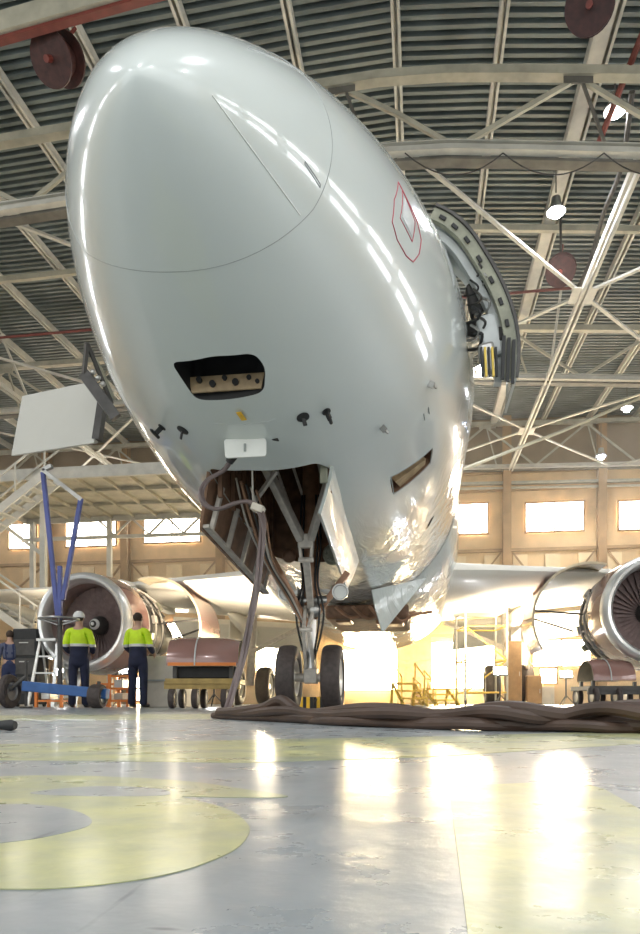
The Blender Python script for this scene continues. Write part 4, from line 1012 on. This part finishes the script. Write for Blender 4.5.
# scaffold tower at right
g = atD(481, 703, 19); sc = thing('scaffold_tower', 'tall yellowish scaffold tower below the right wing root', 'scaffold', (g.x, g.y, 0), PSI)
hx = .55
for sx in (-1, 1):
    for sy in (-1, 1): b = MB(); b.tube([(sx*hx, sy*.6, .12), (sx*hx, sy*.6, 3.1)], .03, 8); b.build('post', M['beigel'], sc); b = MB(); b.cyl((sx*hx-.02, sy*.6, .08), (sx*hx+.02, sy*.6, .08), .08, 12); b.build('caster', M['black'], sc)
for z in (.35, 1.2, 2.1, 2.9):
    b = MB(); 
    for sy in (-1, 1): b.tube([(-hx, sy*.6, z), (hx, sy*.6, z)], .022, 8)
    for sx in (-1, 1): b.tube([(sx*hx, -.6, z), (sx*hx, .6, z)], .022, 8)
    b.build('ledger', M['yel2'], sc)
b = MB(); b.tube([(-hx, -.6, .35), (hx, -.6, 1.2)], .02, 8); b.tube([(hx, -.6, 1.2), (-hx, -.6, 2.1)], .02, 8); b.build('brace', M['yel2'], sc)
b = MB(); b.box((0, 0, 2.5), (1.1, 1.2, .05)); b.box((0, -.6, 2.6), (1.1, .03, .16)); b.build('platform', M['cream'], sc, smooth=False)
# yellow work stands
def stand(px, d, wd, h, lab):
    g = atD(px, 703, d); t = thing('work_stand', lab, 'work stand', (g.x, g.y, 0), PSI+.3, 'yellow work stands below the belly')
    for i in range(3):
        z = h*(i+1)/3; b = MB(); b.box((0, -.3+.25*i, z), (wd, .25, .04)); b.build('tread', M['yel2'], t, smooth=False)
    for sx in (-1, 1):
        b = MB(); b.bar((sx*wd/2, -.45, 0), (sx*wd/2, .25, h), .05, .05); b.bar((sx*wd/2, .35, 0), (sx*wd/2, .25, h), .05, .05); b.bar((sx*wd/2, -.45, .05), (sx*wd/2, .35, .05), .04, .04); b.build('side_frame', M['yel2'], t, smooth=False)
        b = MB(); b.tube([(sx*wd/2, -.3, h*.35), (sx*wd/2, -.3, h*.35+.5), (sx*wd/2, .25, h+.5), (sx*wd/2, .25, h)], .018, 6); b.build('handrail', M['yel2'], t)
stand(408, 17, .6, .55, 'yellow stepped work stand directly under the belly glare'); stand(440, 19, .7, .45, 'yellow stepped work stand left of the scaffold'); stand(424, 21.5, .5, .35, 'lowest yellow work stand, between the other two')
# portable work lights; the last three are additions that brighten the wing undersides
def work_light(px, d, lab, e):
    g = atD(px, 703, d); t = thing('work_light', lab, 'work light', (g.x, g.y, 0), 0)
    b = MB(); b.cyl((0, 0, .2), (0, 0, .75), .02, 8); b.build('stand', M['dark'], t)
    for k in range(3):
        a = 2*pi*k/3; b = MB(); b.bar((0, 0, .28), (.25*cos(a), .25*sin(a), .01), .02, .02); b.build('leg', M['dark'], t, smooth=False)
    b = MB(); Rr = Matrix.Rotation(radians(-35), 3, 'X'); b.box((0, .03, .85), (.34, .08, .24), Rr); h = b.build('lamp_head', M['dark'], t, smooth=False, bevel=.01)
    b = MB(); b.box(Vector((0, -.012, .85))+Rr @ Vector((0, -.01, 0)), (.3, .02, .2), Rr); b.build('lens', M['lamp'], h, smooth=False)
    L_ = bpy.data.lights.new('work_lamp', 'SPOT'); L_.energy = e; L_.spot_size = radians(140); L_.spot_blend = .8; L_.shadow_soft_size = .15; L_.color = (1, .84, .62)
    lo = bpy.data.objects.new('work_lamp', L_); COL.objects.link(lo); lo.location = (g.x, g.y-.12, .95); lo.rotation_euler = (pi-.35, 0, 0)
work_light(122, 16.5, 'bright work light on a low stand beneath the left wing, behind the two men', 2200)
work_light(60, 17.5, 'bright work light on the floor behind the step ladders', 900)
work_light(566, 19., 'bright work light on a low stand near the right trolley', 2600)
work_light(500, 17., 'bright work light on a low stand beside the scaffold tower under the right wing root', 1200)
work_light(214, 15.2, 'bright work light standing behind the loose cowl trolley', 1100)
# wheel chocks
def chock(px, d, lab):
    g = atD(px, 703, d); t = thing('wheel_chock', lab, 'wheel chock', (g.x, g.y, 0), PSI, 'striped chocks behind the nose wheels')
    b = MB(); n = 6
    for i in range(n):
        x0 = -.14+.28*i/n; x1 = x0+.28/n
        b.hexa([(x0, -.1, 0), (x1, -.1, 0), (x1, .1, 0), (x0, .1, 0), (x0, -.03, .17), (x1, -.03, .17), (x1, .03, .17), (x0, .03, .17)], i % 2)
    b.build('block', [M['yellow'], M['black']], t, smooth=False); b = MB(); b.tube([(.14, 0, .08), (.19, 0, .14), (.17, .05, .1)], .01, 6); b.build('handle', M['dark'], t)
chock(303, 9.6, 'striped yellow chock seen left between the nose wheels'); chock(320, 9.8, 'striped yellow chock close behind the right nose wheel')

# ================================================================== PEOPLE
def skin_mesh(name, nodes, edges, m, parent, sub=2, root=0):
    me = bpy.data.meshes.new(name); me.from_pydata([n[0] for n in nodes], edges, [])
    o = bpy.data.objects.new(name, me); COL.objects.link(o)
    sk = o.modifiers.new('skin', 'SKIN'); sk.use_smooth_shade = True
    for i, n in enumerate(nodes):
        r = n[1]; me.skin_vertices[0].data[i].radius = r if isinstance(r, tuple) else (r, r); me.skin_vertices[0].data[i].use_root = (i == root)
    ss = o.modifiers.new('sub', 'SUBSURF'); ss.levels = sub; ss.render_levels = sub
    dg = bpy.context.evaluated_depsgraph_get(); dg.update(); nm = bpy.data.meshes.new_from_object(o.evaluated_get(dg))
    o.modifiers.clear(); o.data = nm; nm.materials.clear()
    for x in (m if isinstance(m, list) else [m]): nm.materials.append(x)
    nm.polygons.foreach_set('use_smooth', [True]*len(nm.polygons)); o.parent = parent
    return o
def chain_skin(name, chains, m, parent, sub=2):
    nodes = []; edges = []; idx = {}
    for ch in chains:
        prev = None
        for key, p, r in ch:
            if key in idx: i = idx[key]
            else: i = len(nodes); idx[key] = i; nodes.append((p, r))
            if prev is not None: edges.append((prev, i))
            prev = i
    return skin_mesh(name, nodes, edges, m, parent, sub)
def person(loc, rz, label, cap=False, H=1.75, top='vest', lean=0., armpose=0):
    s = H/1.75
    t = thing('person', label, 'person', loc, rz)
    V = lambda x, y, z: (x*s, y*s, z*s)
    el = {0: ((.25, .03, 1.10), (.26, -.06, .86)), 1: ((.25, .0, 1.12), (.20, -.22, 1.02))}[armpose]   # facing -Y locally
    fx = .10
    ch = [[('pel', V(0, 0, .95), .135*s), ('wa', V(0, 0, 1.12), (.14*s, .105*s)), ('chs', V(0, .01, 1.30), (.15*s, .10*s)), ('shc', V(0, .01, 1.43), (.10*s, .085*s)), ('nk', V(0, .0, 1.50), .055*s), ('hd0', V(0, -.01, 1.57), .065*s), ('hd1', V(0, -.015, 1.65), (.078*s, .092*s)), ('hd2', V(0, -.01, 1.71), (.06*s, .072*s))]]
    for sx in (-1, 1):
        ch.append([('shc', 0, 0), ('sh%d' % sx, V(sx*.175, .01, 1.41), .058*s), ('el%d' % sx, V(sx*el[0][0], el[0][1], el[0][2]), .043*s), ('wr%d' % sx, V(sx*el[1][0], el[1][1], el[1][2]), .028*s)])
        ch.append([('pel', 0, 0), ('hip%d' % sx, V(sx*.10, 0, .88), .092*s), ('kn%d' % sx, V(sx*(fx+.01), -.01, .50), .06*s), ('an%d' % sx, V(sx*(fx+.02), .02, .10), .04*s), ('toe%d' % sx, V(sx*(fx+.04), -.13, .05), .035*s)])
    body = chain_skin('body', ch, M['skin'], t)
    # face
    b = MB()
    for sx in (-1, 1): b.ball(V(sx*.03, -.098, 1.655), .011*s, n=6); b.ball(V(sx*.082, .0, 1.64), .022*s, n=6, sc=(.4, .8, 1.3))
    b.ball(V(0, -.112, 1.625), .014*s, n=6, sc=(.8, 1, 1.5)); b.ball(V(0, -.094, 1.59), .02*s, n=6, sc=(1.2, .4, .4)); b.build('face', M['skin'], t)
    # hands
    for sx in (-1, 1):
        wx, wy, wz = el[1]; d = Vector((sx*(el[1][0]-el[0][0]), el[1][1]-el[0][1], el[1][2]-el[0][2])).normalized()
        W = Vector((sx*wx, wy, wz)); side_ = Vector((0, -1, 0)) if abs(d.y) < .8 else Vector((0, 0, 1)); side_ = (side_-d*side_.dot(d)).normalized()
        hc = [[('w', tuple(W*s), .026*s), ('p', tuple((W+d*.05)*s), (.036*s, .022*s)), ('k', tuple((W+d*.09)*s), (.038*s, .018*s))]]
        curl = Vector((-sx*1, 0, 0))
        for k in range(4):
            o_ = side_*(.028-.019*k); ln = (.07, .078, .072, .055)[k]
            hc.append([('k', 0, 0), ('f%da' % k, tuple((W+d*.10+o_)*s), .0095*s), ('f%db' % k, tuple((W+d*(.10+ln*.55)+o_+curl*.008)*s), .0088*s), ('f%dc' % k, tuple((W+d*(.10+ln)+o_+curl*.03)*s), .007*s)])
        hc.append([('p', 0, 0), ('t1', tuple((W+d*.045+side_*.045+curl*.005)*s), .011*s), ('t2', tuple((W+d*.085+side_*.06+curl*.015)*s), .009*s)])
        chain_skin('hand', hc, M['skin'], t, 1)
    # trousers
    tm = M['navy'] if top == 'vest' else M['navy2']
    tc_ = [[('wb', V(0, 0, 1.14), (.12*s, .10*s)), ('wa', V(0, 0, 1.04), (.145*s, .115*s)), ('pel', V(0, 0, .93), (.155*s, .13*s))]]
    for sx in (-1, 1): tc_.append([('pel', 0, 0), ('h%d' % sx, V(sx*.10, 0, .84), .105*s), ('k%d' % sx, V(sx*(fx+.01), -.005, .50), .082*s), ('a%d' % sx, V(sx*(fx+.02), .02, .12), .075*s), ('b%d' % sx, V(sx*(fx+.02), .02, .035), .075*s)])
    chain_skin('trousers', tc_, tm, t)
    # jacket with sleeves
    jc = [[('hem0', V(0, .0, .72 if top == 'vest' else .95), (.19*s, .15*s)), ('hem', V(0, .0, .90), (.185*s, .15*s)), ('w', V(0, 0, 1.08), (.175*s, .135*s)), ('c', V(0, .01, 1.28), (.185*s, .135*s)), ('s', V(0, .01, 1.42), (.12*s, .10*s)), ('n', V(0, .0, 1.485), (.07*s, .07*s))]]
    for sx in (-1, 1): jc.append([('s', 0, 0), ('u%d' % sx, V(sx*.185, .01, 1.41), .075*s), ('e%d' % sx, V(sx*el[0][0], el[0][1], el[0][2]), .064*s), ('x%d' % sx, V(sx*(el[0][0]*.08+el[1][0]*.92), el[0][1]*.08+el[1][1]*.92, el[0][2]*.08+el[1][2]*.92), .05*s)])
    mats_ = [M['navy'], M['hivis'], M['reflect']] if top == 'vest' else [M['shirt'], M['navy2'], M['shirt']]
    j = chain_skin('jacket' if top == 'vest' else 'shirt', jc, mats_, t, 3)
    for p in j.data.polygons:
        z = p.center.z/s; x = abs(p.center.x)/s
        if top == 'vest':
            if z > 1.17: p.material_index = 1
            elif z > 1.125: p.material_index = 2
        elif z < 1.12 or (z < 1.46 and .05 < x < .10 and p.center.y > 0): p.material_index = 1
    for sx in (-1, 1):
        chain_skin('shoe', [[('a', V(sx*(fx+.02), .05, .05), .046*s), ('b', V(sx*(fx+.03), -.06, .045), .045*s), ('c', V(sx*(fx+.045), -.16, .035), .034*s)]], M['shoe'], t, 2)
    b = MB(); 
    b.ball(V(0, .005, 1.675), .098*s, n=12, sc=(.87, 1.0, .98)); hair = b.build('hair', M['hair'], t)
    # trim the hair ball to the scalp
    bm = bmesh.new(); bm.from_mesh(hair.data)
    bmesh.ops.delete(bm, geom=[v for v in bm.verts if (v.co.y/s < -.045 and v.co.z/s < 1.70) or v.co.z/s < 1.60], context='VERTS'); bm.to_mesh(hair.data); bm.free()
    if cap:
        b = MB(); T = Matrix.Translation(V(0, -.0, 1.675)); b.lathe([(.0, .115*s), (.05*s, .11*s), (.085*s, .08*s), (.105*s, .03*s), (.108*s, -.01*s)], T, 24); b.prism([V(-.06, -.08, 1.68), V(.06, -.08, 1.68), V(.05, -.17, 1.67), V(-.05, -.17, 1.67)], (0, 0, .01)); b.build('cap', M['cap'], t)
    return t
def pfoot(px, d): g = atD(px, 703, d); return (g.x, g.y, 0)
person(pfoot(79, 12.3), pi+.25, 'person in a white cap and yellow and navy jacket, standing behind the blue trolley', True, 1.66, armpose=1)
person(pfoot(138, 12.5), pi-.1, 'bareheaded person in a yellow and navy jacket, standing right of the left engine', False, 1.68, armpose=1)
person(pfoot(10, 14.8), pi+.5, 'person in navy overalls and grey shirt at the left edge', False, 1.6, top='overall')

# ================================================================== HAZE in the far half of the hall
hm = bpy.data.materials.new('haze'); hm.use_nodes = True; nt = hm.node_tree; nt.nodes.clear()
out = nt.nodes.new('ShaderNodeOutputMaterial'); vsn = nt.nodes.new('ShaderNodeVolumeScatter'); vsn.inputs['Density'].default_value = HAZE; vsn.inputs['Anisotropy'].default_value = .55; vsn.inputs['Color'].default_value = (1, .90, .74, 1)
nt.links.new(vsn.outputs[0], out.inputs['Volume'])
b = MB(); b.box(((XL+XR)/2, (14+YB-.15)/2, 4.7), (XR-XL-.4, YB-.15-14, 9.3)); hz = b.build('haze', hm, smooth=False)
hm2 = hm.copy(); v2 = [n for n in hm2.node_tree.nodes if n.type == 'VOLUME_SCATTER'][0]; v2.inputs['Density'].default_value = .05; v2.inputs['Anisotropy'].default_value = .6; v2.inputs['Color'].default_value = (1, .66, .30, 1)  # denser orange volume, added to make the golden glow around the low windows
b = MB(); p_ = wp(330, 600)[0]; q_ = wp(520, 600)[0]; b.ball(((p_+q_)/2, YB-3.2, 1.9), 1., n=16, sc=((q_-p_)*.62, 2.6, 3.2)); bm_ = [(v[0], v[1], max(v[2], .02)) for v in b.v]; b.v = bm_
tag(b.build('haze', hm2), 'golden haze hanging in front of the two big low windows under the belly', 'haze', kind='stuff')
tag(hz, 'thin warm haze of sunlit dust in front of the end wall', 'haze', kind='stuff')
# ================================================================== LIGHT, CAMERA
wd_ = bpy.data.worlds.new('sky'); scene.world = wd_; wd_.use_nodes = True
bg = wd_.node_tree.nodes['Background']; bg.inputs['Color'].default_value = (.92, .96, .95, 1); bg.inputs['Strength'].default_value = 1.75
cam = bpy.data.cameras.new('camera'); co = bpy.data.objects.new('camera', cam); COL.objects.link(co); scene.camera = co
co.location = (0, 0, CH); co.rotation_euler = (pi/2, 0, PSI)
cam.sensor_fit = 'VERTICAL'; cam.sensor_height = 24.; cam.lens = 24.*FPX/934.; cam.shift_y = (YH-467.)/934.; cam.clip_start = .02; cam.clip_end = 200
vs_ = scene.view_settings; vs_.view_transform = 'Standard'; vs_.look = 'None'; vs_.gamma = 1.; vs_.exposure = 0.; vs_.use_curve_mapping = False
cy = scene.cycles; cy.max_bounces = 8; cy.diffuse_bounces = 4; cy.glossy_bounces = 5; cy.sample_clamp_indirect = 6.; cy.caustics_reflective = False; cy.caustics_refractive = False
